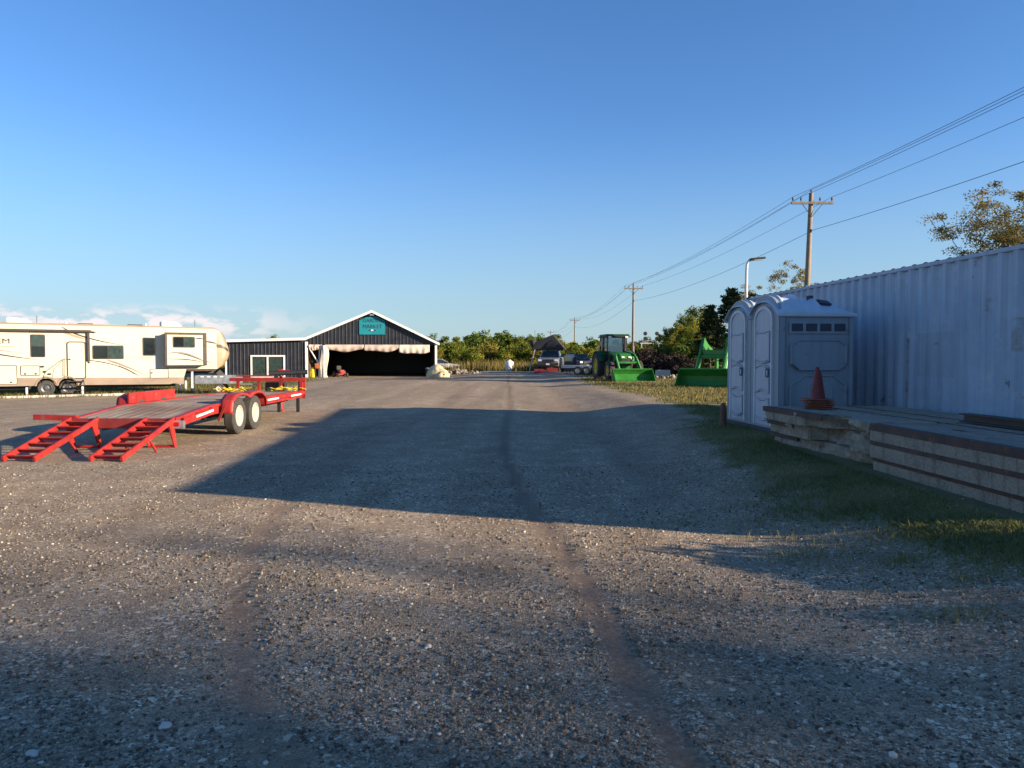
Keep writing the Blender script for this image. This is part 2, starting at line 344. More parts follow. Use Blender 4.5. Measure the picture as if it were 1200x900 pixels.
# ------------------------------------------------------------------ mesh builder
class MB:
    def __init__(s): s.bm = bmesh.new()
    def box(s, c, d, rot=None, bev=0., seg=2):
        mt = Matrix.Translation(c)
        if rot: mt = mt @ Euler(rot).to_matrix().to_4x4()
        mt = mt @ Matrix.Diagonal((d[0], d[1], d[2], 1))
        r = bmesh.ops.create_cube(s.bm, size=1., matrix=mt)
        if bev:
            es = list({e for v in r['verts'] for e in v.link_edges})
            bmesh.ops.bevel(s.bm, geom=es, offset=bev, segments=seg, affect='EDGES', clamp_overlap=True)
        return s
    def bar(s, p, q, w, h, up=(0, 0, 1), bev=0.):
        p = Vector(p); q = Vector(q); d = q - p; l = d.length; y = d.normalized()
        z = Vector(up)
        if abs(z.dot(y)) > .98: z = Vector((1, 0, 0))
        x = y.cross(z).normalized(); z = x.cross(y)
        mt = Matrix((x, y, z)).transposed().to_4x4(); mt.translation = (p + q) / 2
        mt = mt @ Matrix.Diagonal((w, l, h, 1))
        r = bmesh.ops.create_cube(s.bm, size=1., matrix=mt)
        if bev:
            es = list({e for v in r['verts'] for e in v.link_edges})
            bmesh.ops.bevel(s.bm, geom=es, offset=bev, segments=2, affect='EDGES', clamp_overlap=True)
        return s
    def tube(s, p, q, r1, r2=None, n=10, caps=True):
        return s.path([p, q], [r1, r1 if r2 is None else r2], n, caps)
    def path(s, pts, rad, n=8, caps=True):
        pts = [Vector(p) for p in pts]
        if isinstance(rad, (int, float)): rad = [rad] * len(pts)
        rings = []; ref = None
        for k, p in enumerate(pts):
            a = pts[max(0, k - 1)]; b = pts[min(len(pts) - 1, k + 1)]
            t = (b - a).normalized()
            if ref is None:
                ref = Vector((0, 0, 1)) if abs(t.z) < .9 else Vector((1, 0, 0))
            u = (ref - t * ref.dot(t)).normalized(); ref = u
            v = t.cross(u)
            rings.append([s.bm.verts.new(p + (u * math.cos(2 * math.pi * i / n) + v * math.sin(2 * math.pi * i / n)) * rad[k]) for i in range(n)])
        for A, B in zip(rings[:-1], rings[1:]):
            for i in range(n):
                s.bm.faces.new((A[i], A[(i + 1) % n], B[(i + 1) % n], B[i]))
        if caps and n > 2:
            s.bm.faces.new(rings[0][::-1]); s.bm.faces.new(rings[-1])
        return s
    def prism(s, poly, axis, a, b):
        def P(u, v, w):
            return {'x': (w, u, v), 'y': (u, w, v), 'z': (u, v, w)}[axis]
        A = [s.bm.verts.new(P(u, v, a)) for u, v in poly]
        B = [s.bm.verts.new(P(u, v, b)) for u, v in poly]
        n = len(poly)
        fs = [s.bm.faces.new(A), s.bm.faces.new(B[::-1])]
        for i in range(n): fs.append(s.bm.faces.new((A[i], B[i], B[(i + 1) % n], A[(i + 1) % n])))
        return s
    def lathe(s, prof, c=(0, 0, 0), axis='z', n=20):
        def P(r, h, t):
            a, b = r * math.cos(t), r * math.sin(t)
            v = {'z': (a, b, h), 'x': (h, a, b), 'y': (a, h, b)}[axis]
            return (v[0] + c[0], v[1] + c[1], v[2] + c[2])
        rings = []
        for r, h in prof:
            if r < 1e-5: rings.append([s.bm.verts.new(P(0, h, 0))])
            else: rings.append([s.bm.verts.new(P(r, h, 2 * math.pi * i / n)) for i in range(n)])
        for A, B in zip(rings[:-1], rings[1:]):
            for i in range(n):
                j = (i + 1) % n
                if len(A) == 1 and len(B) == 1: continue
                if len(A) == 1: s.bm.faces.new((A[0], B[j], B[i]))
                elif len(B) == 1: s.bm.faces.new((A[i], A[j], B[0]))
                else: s.bm.faces.new((A[i], A[j], B[j], B[i]))
        return s
    def grid(s, f, nu, nv):
        V = [[s.bm.verts.new(f(i / nu, j / nv)) for j in range(nv + 1)] for i in range(nu + 1)]
        for i in range(nu):
            for j in range(nv):
                s.bm.faces.new((V[i][j], V[i + 1][j], V[i + 1][j + 1], V[i][j + 1]))
        return s
    def face(s, pts):
        s.bm.faces.new([s.bm.verts.new(p) for p in pts]); return s
    def build(s, name, mat, parent=None, smooth=35, thick=0., loc=None):
        bmesh.ops.recalc_face_normals(s.bm, faces=s.bm.faces[:])
        me = bpy.data.meshes.new(name); s.bm.to_mesh(me); s.bm.free()
        if smooth:
            me.shade_smooth(); me.set_sharp_from_angle(angle=R(smooth))
        me.materials.append(M[mat] if isinstance(mat, str) else mat)
        o = bpy.data.objects.new(name, me); COL.objects.link(o)
        if parent: o.parent = parent
        if loc: o.location = loc
        if thick:
            md = o.modifiers.new('thickness', 'SOLIDIFY'); md.thickness = thick; md.offset = 0
        return o

def tag(o, label, cat, group=None, kind=None):
    if label: o['label'] = label
    if cat: o['category'] = cat
    if group: o['group'] = group
    if kind: o['kind'] = kind
    return o
def thing(name, label, cat, loc, rz=0., group=None):
    o = bpy.data.objects.new(name, None); COL.objects.link(o)
    o.empty_display_size = .2
    o.location = loc; o.rotation_euler = (0, 0, rz)
    return tag(o, label, cat, group)
def dup(root, loc, rz=0., label=None, group=None, scale=None):
    r = root.copy(); COL.objects.link(r); r.location = loc; r.rotation_euler = (0, 0, rz)
    if scale: r.scale = scale
    if label: r['label'] = label
    if group: r['group'] = group
    for ch in list(root.children):
        c = ch.copy(); COL.objects.link(c); c.parent = r
        for g in list(ch.children):
            d = g.copy(); COL.objects.link(d); d.parent = c
    return r
def text(s, size, loc, rot, mat, parent, name='lettering', ext=.004, spacing=1., xs=1.):
    cu = bpy.data.curves.new(name, 'FONT'); cu.body = s; cu.size = size; cu.extrude = ext
    cu.align_x = 'CENTER'; cu.align_y = 'CENTER'; cu.space_character = spacing
    tmp = bpy.data.objects.new(name, cu); COL.objects.link(tmp)
    me = bpy.data.meshes.new_from_object(tmp.evaluated_get(bpy.context.evaluated_depsgraph_get()))
    bpy.data.objects.remove(tmp); me.materials.clear(); me.materials.append(M[mat])
    o = bpy.data.objects.new(name, me); COL.objects.link(o); o.parent = parent
    o.location = loc; o.rotation_euler = rot; o.scale = (xs, 1, 1)
    return o
def wheel(parent, c, r, w, rim='rim_cream', rr=.56, out=1, lugs=0, name='wheel', holes=8):
    """tyre with rounded shoulders, axle along local x; out = side the rim faces"""
    b = MB()
    b.lathe([(rr * r, -w * .42), (r * .80, -w * .5), (r * .94, -w * .46), (r, -w * .34), (r, w * .34), (r * .94, w * .46), (r * .80, w * .5), (rr * r, w * .42), (rr * r, -w * .42)], axis='x', n=32)
    if lugs:
        for i in range(lugs):
            a = 2 * math.pi * i / lugs
            for sgn in (-1, 1):
                a2 = a + (.5 * 2 * math.pi / lugs if sgn > 0 else 0)
                p = Vector((sgn * w * .02, math.cos(a2 + .1) * r, math.sin(a2 + .1) * r)); q = Vector((sgn * w * .48, math.cos(a2) * r * .98, math.sin(a2) * r * .98))
                b.bar(p, q, r * .07, r * .09, up=(0, math.cos(a2), math.sin(a2)))
    t = b.build(name, 'tyre', parent, loc=c)
    m = MB()
    k = rr * r
    m.lathe([(k * 1.0, -out * w * .42), (k * 1.0, out * w * .42), (k * .93, out * w * .43), (k * .88, out * w * .28), (k * .55, out * w * .14), (k * .34, out * w * .26), (k * .30, out * w * .38), (0, out * w * .4)], axis='x', n=28)
    if holes:
        for i in range(holes):
            a = 2 * math.pi * i / holes
            m.tube((out * w * .20, math.cos(a) * k * .45, math.sin(a) * k * .45), (out * w * .30, math.cos(a) * k * .45, math.sin(a) * k * .45), k * .05, n=6)
    m.build('rim', rim, t)
    return t
def mesh_np(name, verts, faces_flat, nper, mat, tint=None, smooth=False):
    """fast mesh of n-gons of one size"""
    me = bpy.data.meshes.new(name); nv = len(verts); nf = len(faces_flat) // nper
    me.vertices.add(nv); me.vertices.foreach_set('co', np.asarray(verts, np.float32).ravel())
    me.loops.add(nf * nper); me.loops.foreach_set('vertex_index', np.asarray(faces_flat, np.int32).ravel())
    me.polygons.add(nf)
    me.polygons.foreach_set('loop_start', np.arange(0, nf * nper, nper, dtype=np.int32))
    me.polygons.foreach_set('loop_total', np.full(nf, nper, np.int32))
    if smooth: me.polygons.foreach_set('use_smooth', np.ones(nf, bool))
    me.update(calc_edges=True)
    if tint is not None:
        at = me.attributes.new('tint', 'FLOAT', 'POINT'); at.data.foreach_set('value', np.asarray(tint, np.float32))
    me.materials.append(M[mat] if isinstance(mat, str) else mat)
    return me
def ob(name, me, parent=None):
    o = bpy.data.objects.new(name, me); COL.objects.link(o)
    if parent: o.parent = parent
    return o
# ------------------------------------------------------------------ camera, sun, sky
cam = bpy.data.cameras.new('camera'); cam.sensor_width = 36; cam.lens = 26.0; cam.clip_end = 12000; cam.clip_start = .05
co = bpy.data.objects.new('camera', cam); COL.objects.link(co)
co.location = (0, 0, 1.55); co.rotation_euler = (R(90 - 2.114), 0, 0)
SC.camera = co
SUN_EL = 14.5; TO_SUN = Vector((.941, -.339, 0)).normalized()
sd = Vector((TO_SUN.x * math.cos(R(SUN_EL)), TO_SUN.y * math.cos(R(SUN_EL)), math.sin(R(SUN_EL))))
sl = bpy.data.lights.new('sun', 'SUN'); sl.energy = 4.4; sl.angle = R(.53); sl.color = (1, .82, .60)
so = bpy.data.objects.new('sun', sl); COL.objects.link(so); so.rotation_euler = sd.to_track_quat('Z', 'Y').to_euler()
w = bpy.data.worlds.new('World'); SC.world = w; w.use_nodes = True
nt = w.node_tree; nt.nodes.clear(); L = nt.links
wo = nt.nodes.new('ShaderNodeOutputWorld'); bg = nt.nodes.new('ShaderNodeBackground'); L.new(bg.outputs[0], wo.inputs[0])
sky = nt.nodes.new('ShaderNodeTexSky'); sky.sky_type = 'NISHITA'; sky.sun_disc = False
sky.sun_elevation = R(SUN_EL); sky.sun_rotation = math.atan2(TO_SUN.x, TO_SUN.y)
sky.air_density = 1.0; sky.dust_density = .0; sky.ozone_density = 4.0; sky.altitude = 350
bg.inputs[1].default_value = .082
hs = nt.nodes.new('ShaderNodeHueSaturation'); hs.inputs['Saturation'].default_value = 1.11; hs.inputs['Hue'].default_value = .507; L.new(sky.outputs[0], hs.inputs['Color'])
skyc = hs.outputs[0]
# low fair-weather clouds on the left of the horizon
tc = nt.nodes.new('ShaderNodeTexCoord'); sx = nt.nodes.new('ShaderNodeSeparateXYZ'); L.new(tc.outputs['Generated'], sx.inputs[0])
mp = nt.nodes.new('ShaderNodeMapping'); mp.inputs['Scale'].default_value = (24, 24, 60); L.new(tc.outputs['Generated'], mp.inputs[0])
nz = nt.nodes.new('ShaderNodeTexNoise'); nz.inputs['Scale'].default_value = 1.; nz.inputs['Detail'].default_value = 7.; nz.inputs['Roughness'].default_value = .55
L.new(mp.outputs[0], nz.inputs['Vector'])
def rng(src, a, b, c=0., d=1.):
    m = nt.nodes.new('ShaderNodeMapRange'); m.interpolation_type = 'SMOOTHSTEP'
    L.new(src, m.inputs[0])
    for k, v in enumerate((a, b, c, d)): m.inputs[k + 1].default_value = v
    return m.outputs[0]
def mul(a, b):
    m = nt.nodes.new('ShaderNodeMath'); m.operation = 'MULTIPLY'; L.new(a, m.inputs[0]); L.new(b, m.inputs[1]); return m.outputs[0]
hz = nt.nodes.new('ShaderNodeMix'); hz.data_type = 'RGBA'; L.new(rng(sx.outputs[2], .30, -.02, 0., .8), hz.inputs[0]); L.new(skyc, hz.inputs[6]); hz.inputs[7].default_value = (1.62, 2.28, 2.85, 1)
skyc = hz.outputs[2]
el_m = mul(rng(sx.outputs[2], .012, .038), rng(sx.outputs[2], .068, .042))
az_m = rng(sx.outputs[0], -.22, -.42)
cl = mul(mul(el_m, az_m), rng(nz.outputs[0], .43, .56))
wisp = nt.nodes.new('ShaderNodeTexNoise'); wisp.inputs['Scale'].default_value = 1.; wisp.inputs['Detail'].default_value = 5.
mp2 = nt.nodes.new('ShaderNodeMapping'); mp2.inputs['Scale'].default_value = (3, 3, 40); L.new(tc.outputs['Generated'], mp2.inputs[0]); L.new(mp2.outputs[0], wisp.inputs['Vector'])
haze_m = mul(mul(rng(sx.outputs[2], .005, .02), rng(sx.outputs[2], .075, .04)), mul(az_m, rng(wisp.outputs[0], .35, .65, 0., .45)))
mxa = nt.nodes.new('ShaderNodeMix'); mxa.data_type = 'RGBA'; L.new(haze_m, mxa.inputs[0]); L.new(skyc, mxa.inputs[6]); mxa.inputs[7].default_value = (2.4, 2.85, 3.6, 1)
mxb = nt.nodes.new('ShaderNodeMix'); mxb.data_type = 'RGBA'; L.new(cl, mxb.inputs[0]); L.new(mxa.outputs[2], mxb.inputs[6]); mxb.inputs[7].default_value = (4.6, 4.2, 4.25, 1)
L.new(mxb.outputs[2], bg.inputs[0])
SC.view_settings.view_transform = 'Standard'; SC.view_settings.look = 'None'; SC.view_settings.gamma = 1
SC.view_settings.exposure = 1.42
SC.render.engine = 'CYCLES'; SC.cycles.max_bounces = 6; SC.cycles.use_denoising = True

# ------------------------------------------------------------------ ground
def lines(parts):
    o = []
    for a, b, st in parts: o += list(np.arange(a, b, st))
    return np.array(o)
gx = [0]; 
xp = lines([(0, 7, .09), (7, 30, .5), (30, 90, 3), (90, 400, 30), (400, 4200, 400)])
gxs = np.concatenate([-xp[:0:-1], xp])
gys = lines([(-4000, -200, 400), (-200, -20, 20), (-20, 1.2, 1.1), (1.2, 12, .09), (12, 34, .3), (34, 110, 1.2), (110, 400, 20), (400, 4400, 400)])
X, Y = np.meshgrid(gxs, gys, indexing='ij')
Z = zg(X, Y)
V = np.stack([X, Y, Z], -1).reshape(-1, 3)
nx, ny = X.shape
I, J = np.meshgrid(np.arange(nx - 1), np.arange(ny - 1), indexing='ij')
q = np.stack([I * ny + J, (I + 1) * ny + J, (I + 1) * ny + J + 1, I * ny + J + 1], -1).reshape(-1)
me = mesh_np('ground', V, q, 4, 'ground', smooth=True)
for nme, val in (('track', track_mask(X, Y)), ('grass', grass_mask(X, Y))):
    at = me.attributes.new(nme, 'FLOAT', 'POINT'); at.data.foreach_set('value', np.asarray(val, np.float32).ravel())
tag(ob('ground', me), 'open gravel lot with brown wheel tracks and a grassy edge', 'ground', kind='structure')

NR = np.random.default_rng(5)
# loose stones on the near part of the lot
def icos():
    b = bmesh.new(); bmesh.ops.create_icosphere(b, subdivisions=1, radius=1.)
    v = np.array([x.co[:] for x in b.verts]); f = np.array([[x.index for x in y.verts] for y in b.faces]); b.free(); return v, f
IV, IF = icos()
def stones(n, xr, yr, smin, smax, power=2.2):
    yy = yr[0] * (yr[1] / yr[0]) ** NR.random(n); xx = (NR.random(n) * 2 - 1) * np.minimum(xr, .8 * yy + .4)
    keep = (NR.random(n) > track_mask(xx, yy) * 1.1) & (NR.random(n) > grass_mask(xx, yy) * .93) & (NR.random(n) < -.35 + 2.3 * fbm(xx * 1.5, yy * 1.5, 40, 5))
    xx = xx[keep]; yy = yy[keep]; n = len(xx)
    s = smin + (smax - smin) * NR.random(n) ** power
    return xx, yy, s
def stone_mesh(name, xx, yy, s, lift=.25):
    n = len(xx); zz = zg(xx, yy)
    sc = s[:, None] * (0.65 + .7 * NR.random((n, 3))); sc[:, 2] *= .7
    a = NR.random(n) * 6.283; ca, sa = np.cos(a), np.sin(a)
    v = IV[None] * (0.8 + .4 * NR.random((n, len(IV), 1))) * sc[:, None, :]
    vx = v[..., 0] * ca[:, None] - v[..., 1] * sa[:, None]; vy = v[..., 0] * sa[:, None] + v[..., 1] * ca[:, None]
    P = np.stack([vx + xx[:, None], vy + yy[:, None], v[..., 2] + (zz + lift * s)[:, None]], -1).reshape(-1, 3)
    F = (IF[None] + (np.arange(n) * len(IV))[:, None, None]).reshape(-1)
    return mesh_np(name, P, F, 3, 'pebble', np.repeat(NR.random(n), len(IV)))
xa, ya, sa_ = stones(80000, 7.5, (2.2, 10.5), .003, .012, 2.8)
xb, yb, sb_ = stones(900, 7, (2.2, 13), .012, .020, 3.0)
tag(ob('gravel', stone_mesh('gravel', np.r_[xa, xb], np.r_[ya, yb], np.r_[sa_, sb_])), 'loose grey and tan crushed stone scattered over the lot', 'gravel', kind='stuff')
for k, (px_, py_, s_, lb) in enumerate([(-1.455, 3.05, .025, 'pale fist-sized stone lying in shade, biggest left of the tracks'), (-1.87, 2.83, .021, 'rounded cream stone at the lower left corner of the gravel'), (1.66, 2.72, .016, 'small white stone right of the brown wheel track')]):
    st = MB(); bmesh.ops.create_icosphere(st.bm, subdivisions=2, radius=s_)
    for v in st.bm.verts: v.co *= .62 + .75 * float(vnoise(v.co.x * 60 + k * 7, v.co.y * 60 + v.co.z * 90, 2)); v.co.z *= .62
    tag(st.build('stone', 'concrete_curb', loc=(px_, py_, gz(px_, py_) + s_ * .3)), lb, 'stone')

# ------------------------------------------------------------------ grass
def blades(name, xx, yy, h, wd, mat, lab, cat, tint=None, lean=.5):
    n = len(xx); zz = zg(xx, yy)
    a = NR.random(n) * 6.283; hh = h * (.5 + .8 * NR.random(n)); ww = wd * (.7 + .6 * NR.random(n))
    lx = (NR.random(n) - .5) * 2 * lean * hh; ly = (NR.random(n) - .5) * 2 * lean * hh
    dx, dy = np.cos(a) * ww, np.sin(a) * ww
    P = np.empty((n, 5, 3))
    P[:, 0] = np.stack([xx - dx, yy - dy, zz - .01], -1); P[:, 1] = np.stack([xx + dx, yy + dy, zz - .01], -1)
    P[:, 2] = np.stack([xx + dx * .7 + lx * .4, yy + dy * .7 + ly * .4, zz + hh * .6], -1)
    P[:, 3] = np.stack([xx - dx * .7 + lx * .4, yy - dy * .7 + ly * .4, zz + hh * .6], -1)
    P[:, 4] = np.stack([xx + lx, yy + ly, zz + hh], -1)
    i = np.arange(n)[:, None] * 5
    F = np.concatenate([i + np.array([[0, 1, 2]]), i + np.array([[0, 2, 3]]), i + np.array([[3, 2, 4]])], 1).reshape(-1)
    t = NR.random(n) if tint is None else tint
    return tag(ob(name, mesh_np(name, P.reshape(-1, 3), F, 3, mat, np.repeat(t, 5))), lab, cat, kind='stuff')
def scatter(n, x0, x1, y0, y1, logy=False):
    xx = x0 + (x1 - x0) * NR.random(n)
    yy = y0 * (y1 / y0) ** NR.random(n) if logy else y0 + (y1 - y0) * NR.random(n)
    g = grass_mask(xx, yy); k = NR.random(n) < g ** 1.5
    return xx[k], yy[k]
xx, yy = scatter(85000, 1.9, 5.2, 3.6, 21, True)
k = ~((xx > 3.9) & (yy < 11.2)) ; xx, yy = xx[k], yy[k]
t = np.clip(fbm(xx * 1.3, yy * 1.3, 60) * 1.5 - .35 + (NR.random(len(xx)) - .5) * .5, 0, 1)
blades('grass', xx, yy, .026 + .03 * fbm(xx, yy, 61), .0045, 'blade', 'short green grass along the foot of the slabs and toilets', 'grass', t, 1.7)
# weedy tufts in the gravel
tx = []; ty = []
for (cx, cy, n, r) in [(2.3, 5.45, 130, .16), (2.1, 5.6, 80, .14), (2.75, 5.15, 150, .08), (2.95, 4.62, 120, .12), (2.55, 4.1, 90, .10), (1.5, 6.8, 50, .12), (2.2, 6.6, 90, .16), (2.55, 5.0, 40, .14), (3.1, 4.9, 120, .14), (2.45, 6.0, 120, .3), (2.4, 7.2, 150, .3), (2.8, 5.6, 120, .25)]:
    tx.append(cx + NR.normal(0, r, n)); ty.append(cy + NR.normal(0, r * .8, n))
tx = np.concatenate(tx); ty = np.concatenate(ty)
blades('weeds', tx, ty, .045 + .03 * NR.random(len(tx)), .003, 'blade', 'low weed tufts growing through the gravel edge', 'weeds', np.clip(.35 + NR.random(len(tx)) * .5, 0, 1), .9)
xx, yy = scatter(90000, 2.5, 34, 20, 72, True)
k = ~((xx > 6) & (yy < 20)); xx, yy = xx[k], yy[k]
blades('dry_grass', xx, yy, .05 + .06 * fbm(xx * .5, yy * .5, 62), .014, 'dry_blade', 'sunlit straw-coloured grass verge beside the green machines', 'grass', lean=.8)
xx, yy = scatter(60000, -40, -13, 22, 58, True)
blades('verge_grass', xx, yy, .12 + .12 * fbm(xx * .5, yy * .5, 63), .014, 'dry_blade', 'rough grass strip round the parked caravan', 'grass', np.clip(NR.random(len(xx)) * .8, 0, 1), lean=.8)
n = 60000
xx = NR.random(n) * 110 - 55; yy = 78 + NR.random(n) ** 1.4 * 30
k = (NR.random(n) < ss(.35, .6, fbm(xx * .12, yy * .12, 70)) + .25) & ~((np.abs(xx + 13) < 13) & (yy < 82)); xx, yy = xx[k], yy[k]
blades('tall_weeds', xx, yy, (.35 + .9 * fbm(xx * .3, yy * .3, 71) ** 1.5 * 1.4), .035, 'weed_blade', 'tall golden weeds in front of the distant trees', 'weeds', lean=.35)

# ------------------------------------------------------------------ trees
def leafcloud(cent, rad, per, size, seed, flat=1., tintbase=None):
    g = np.random.default_rng(seed); n = len(cent) * per
    c = np.repeat(cent, per, 0); r = np.repeat(rad, per)
    d = g.normal(size=(n, 3)); d /= np.linalg.norm(d, axis=1)[:, None]
    p = c + d * (r * g.random(n) ** .5)[:, None] * np.array([1, 1, flat])
    a = g.normal(size=(n, 3)); a /= np.linalg.norm(a, axis=1)[:, None]
    b = np.cross(a, g.normal(size=(n, 3))); b /= np.linalg.norm(b, axis=1)[:, None]
    s = (size * (.55 + .9 * g.random(n)))[:, None]
    P = np.stack([p - a * s, p + b * s * .45, p + a * s, p - b * s * .45], 1).reshape(-1, 3)
    tb = g.random(len(cent)) if tintbase is None else tintbase
    t = np.clip(np.repeat(tb, per) * .6 + g.random(n) * .4, 0, 1)
    return P, np.arange(n * 4), np.repeat(t, 4)
def tree_meshes(kind, seed, H, W, base, K, per, leaf, cr, mat, bark, flat=.85, lean=0., trunk_r=None, gap=0.):
    """trunk with limbs reaching to K leaf clumps; returns (trunk mesh, crown mesh)"""
    g = np.random.default_rng(seed); C = []
    while len(C) < K:
        u = g.normal(size=3); u /= np.linalg.norm(u); rr = g.random() ** (1 / 2.2)
        p = u * rr
        z = base + (H - base) * (.5 + .5 * p[2])
        if kind == 'cedar':
            zz = g.random() ** .8; z = base + (H - base) * zz
            ra = W * (1 - zz * .93) * (.35 + .65 * g.random() ** .5) * (.8 + .4 * g.random()); an = g.random() * 6.283
            C.append((math.cos(an) * ra, math.sin(an) * ra, z)); continue
        prof = (math.sin(math.pi * min(1, .12 + .88 * (z - base) / (H - base))) ** .5) if kind == 'round' else (.45 + .55 * (z - base) / (H - base))
        x = p[0] * W * max(.3, prof); y = p[1] * W * max(.3, prof)
        lob = float(vnoise(math.atan2(p[1], p[0]) * 1.6 + seed, z * .9, seed))
        x *= .65 + .6 * lob; y *= .65 + .6 * lob
        if gap and vnoise(x * 1.1 + 9 + seed, z * 1.1 + y, 5) < gap: continue
        C.append((x + lean * z, y, z))
    C = np.array(C)
    b = MB(); tr = trunk_r or H * .022
    top = Vector((lean * H * .8 + g.normal() * .1, g.normal() * .1, H * (.93 if kind == 'cedar' else .72)))
    tp = [Vector((0, 0, -.15)), Vector((lean * base * .5 + g.normal() * .06, g.normal() * .06, base * .6)), Vector((lean * H * .45, g.normal() * .12, (base + H) * .42)), top]
    b.path(tp, [tr * 1.25, tr, tr * .7, tr * .18], 7)
    nodes = []
    for i in range(12):
        t = .35 + .65 * i / 11; k = min(2, int(t * 3)); f = t * 3 - k
        nodes.append((tp[k].lerp(tp[k + 1], f), tr * (1 - .8 * t)))
    order = np.argsort(C[:, 2] + np.hypot(C[:, 0], C[:, 1]) * .6)
    for i in order:
        c = Vector(C[i])
        best = min(nodes, key=lambda q: (q[0] - c).length + max(0, q[0].z - c.z + .1) * 2.5)
        p, r = best; r2 = max(tr * .07, r * .5)
        mid = p.lerp(c, .5) + Vector((g.normal() * .08, g.normal() * .08, .12 * (c - p).length * (0 if kind == 'cedar' else 1)))
        b.path([p, mid, c], [r * .6, r2, max(.006, r2 * .45)], 5, caps=False)
        nodes.append((c, r2 * .8)); nodes.append((mid, r2))
    rad = cr * (.6 + .8 * g.random(len(C)))
    # clump tone follows height a little and is otherwise random (species colour, not shade)
    P, F, T = leafcloud(C, rad, per, leaf, seed + 1, flat, np.clip(g.normal(.5, .25, len(C)), 0, 1))
    bmesh.ops.recalc_face_normals(b.bm, faces=b.bm.faces[:])
    tm = bpy.data.meshes.new('trunk'); b.bm.to_mesh(tm); b.bm.free(); tm.shade_smooth(); tm.materials.append(M[bark])
    return tm, mesh_np('crown', P, F, 4, mat, T)
TM = {}
def proto(key, *a, **k): TM[key] = tree_meshes(*a, **k)
#          kind    seed  H   W   base K  per leaf cr
proto('olive', 'round', 3, 6.0, 2.3, .5, 80, 62, .20, .62, 'leaf_olive', 'bark')
proto('olive2', 'round', 8, 5.4, 2.7, .3, 90, 58, .20, .62, 'leaf_olive', 'bark')
proto('green', 'round', 14, 6.6, 2.3, .7, 80, 60, .20, .65, 'leaf_green', 'bark')
proto('gold', 'round', 21, 4.6, 1.9, .2, 60, 60, .17, .5, 'leaf_gold', 'bark')
proto('willow', 'round', 31, 7.0, 2.6, .4, 130, 130, .095, .5, 'leaf_olive', 'bark', gap=.12)
proto('willowgold', 'round', 35, 5.6, 2.1, .2, 90, 110, .09, .45, 'leaf_gold', 'bark', gap=.15)
proto('cedar', 'cedar', 41, 7.2, 2.6, .2, 150, 60, .13, .42, 'leaf_cedar', 'bark_dark', flat=.45)
proto('locust', 'fan', 52, 10.8, 5.9, 4.6, 170, 120, .062, .6, 'leaf_locust', 'bark_dark', gap=.42, flat=.5, trunk_r=.27)
proto('sparse', 'fan', 57, 8.6, 2.2, 4.0, 40, 110, .065, .45, 'leaf_locust', 'bark', gap=.35, flat=.6, trunk_r=.12)
proto('shrub', 'round', 61, 2.6, 1.6, .05, 50, 60, .11, .42, 'leaf_green', 'bark')
proto('bush', 'round', 83, 3.2, 1.9, .02, 60, 60, .13, .5, 'leaf_olive', 'bark')
proto('goldbush', 'round', 87, 2.9, 1.7, .02, 55, 60, .12, .45, 'leaf_gold', 'bark')
proto('brush', 'round', 66, 1.9, 2.4, .02, 70, 60, .10, .4, 'twig', 'bark_dark')
proto('big', 'round', 71, 9.6, 3.6, .5, 210, 95, .13, .72, 'leaf_green', 'bark')
def tree(key, x, y, label, s=1., rz=None, group=None, name='tree', cat='tree', sz=None):
    t = thing(name, label, cat, (x, y, gz(x, y) - .02), rnd.random() * 6.28 if rz is None else rz, group)
    t.scale = (s, s, sz or s)
    ob('trunk', TM[key][0], t); ob('crown', TM[key][1], t)
    return t
G1 = 'trees of the distant tree line'
# far line of trees, left to right, between the barn and the green tractor (x, y, kind, scale)
row = [(-31.5, 98, 'green', .85), (-28.8, 100, 'olive', .78), (-24.5, 104, 'olive2', .7),
       (-15.8, 102, 'olive', .82), (-13.2, 108, 'green', .86), (-10.6, 101, 'olive2', .86), (-8.0, 106, 'olive', .90), (-5.6, 110, 'green', .98),
       (-3.4, 101, 'olive2', .95), (-1.2, 112, 'green', 1.02), (.8, 102, 'olive', .84), (2.8, 109, 'green', .88), (5.0, 103, 'olive2', .80),
       (7.2, 112, 'willowgold', .90), (9.0, 106, 'olive', .72), (11.4, 100, 'gold', .70), (13.6, 108, 'olive2', .66), (16.5, 112, 'green', .68), (18.7, 104, 'olive', .72)]
rowlab = ['green round tree rising behind the low wing of the barn, taller of two', 'olive tree just right of the taller one behind the barn wing', 'low olive treetop behind the left slope of the barn roof',
          'olive tree hugging the right corner of the barn', 'dark green tree second from the barn corner', 'broad olive tree above the silver car', 'olive tree standing right of the silver car',
          'dark green tree with a rounded top left of the white tank', 'broad pale olive tree directly behind the white tank', 'tallest green tree of the distant line, behind the white tank',
          'olive tree between the white tank and the pickup', 'green tree rising left of the roof tent', 'broad olive tree hidden behind the roof tent', 'yellowing tree peeping out right of the roof tent', 'low olive tree left of the third utility pole',
          'small golden tree right of the third utility pole', 'low olive tree halfway from the third pole to the tractor', 'dark green tree close to the left of the tractor cab', 'olive tree seen right against the tractor cab']
for (x, y, kd, s), lb in zip(row, rowlab):
    tree(kd, x, y, lb, s * 1.05, group=G1, sz=s * .80)
for x, y, kd, s, lb in [(20.5, 92, 'olive', .72, 'pale olive tree behind the roof of the tractor cab'),
                        (18.4, 78, 'willowgold', .74, 'yellow-brown bush right of the tractor cab, below the signals'), (21.5, 84, 'olive2', .85, 'olive bush behind the railway signals'),
                        (16.6, 66, 'willow', .86, 'tall loose willow-like tree left of the dark cedar'), (14.5, 62, 'willow', .72, 'shorter loose willow at the left edge of the taller one'), (19.3, 72, 'willowgold', 1.0, 'yellowing willow between the tall willow and the cedar')]:
    tree(kd, x, y, lb, s)
G3 = 'backing trees of the distant tree line'
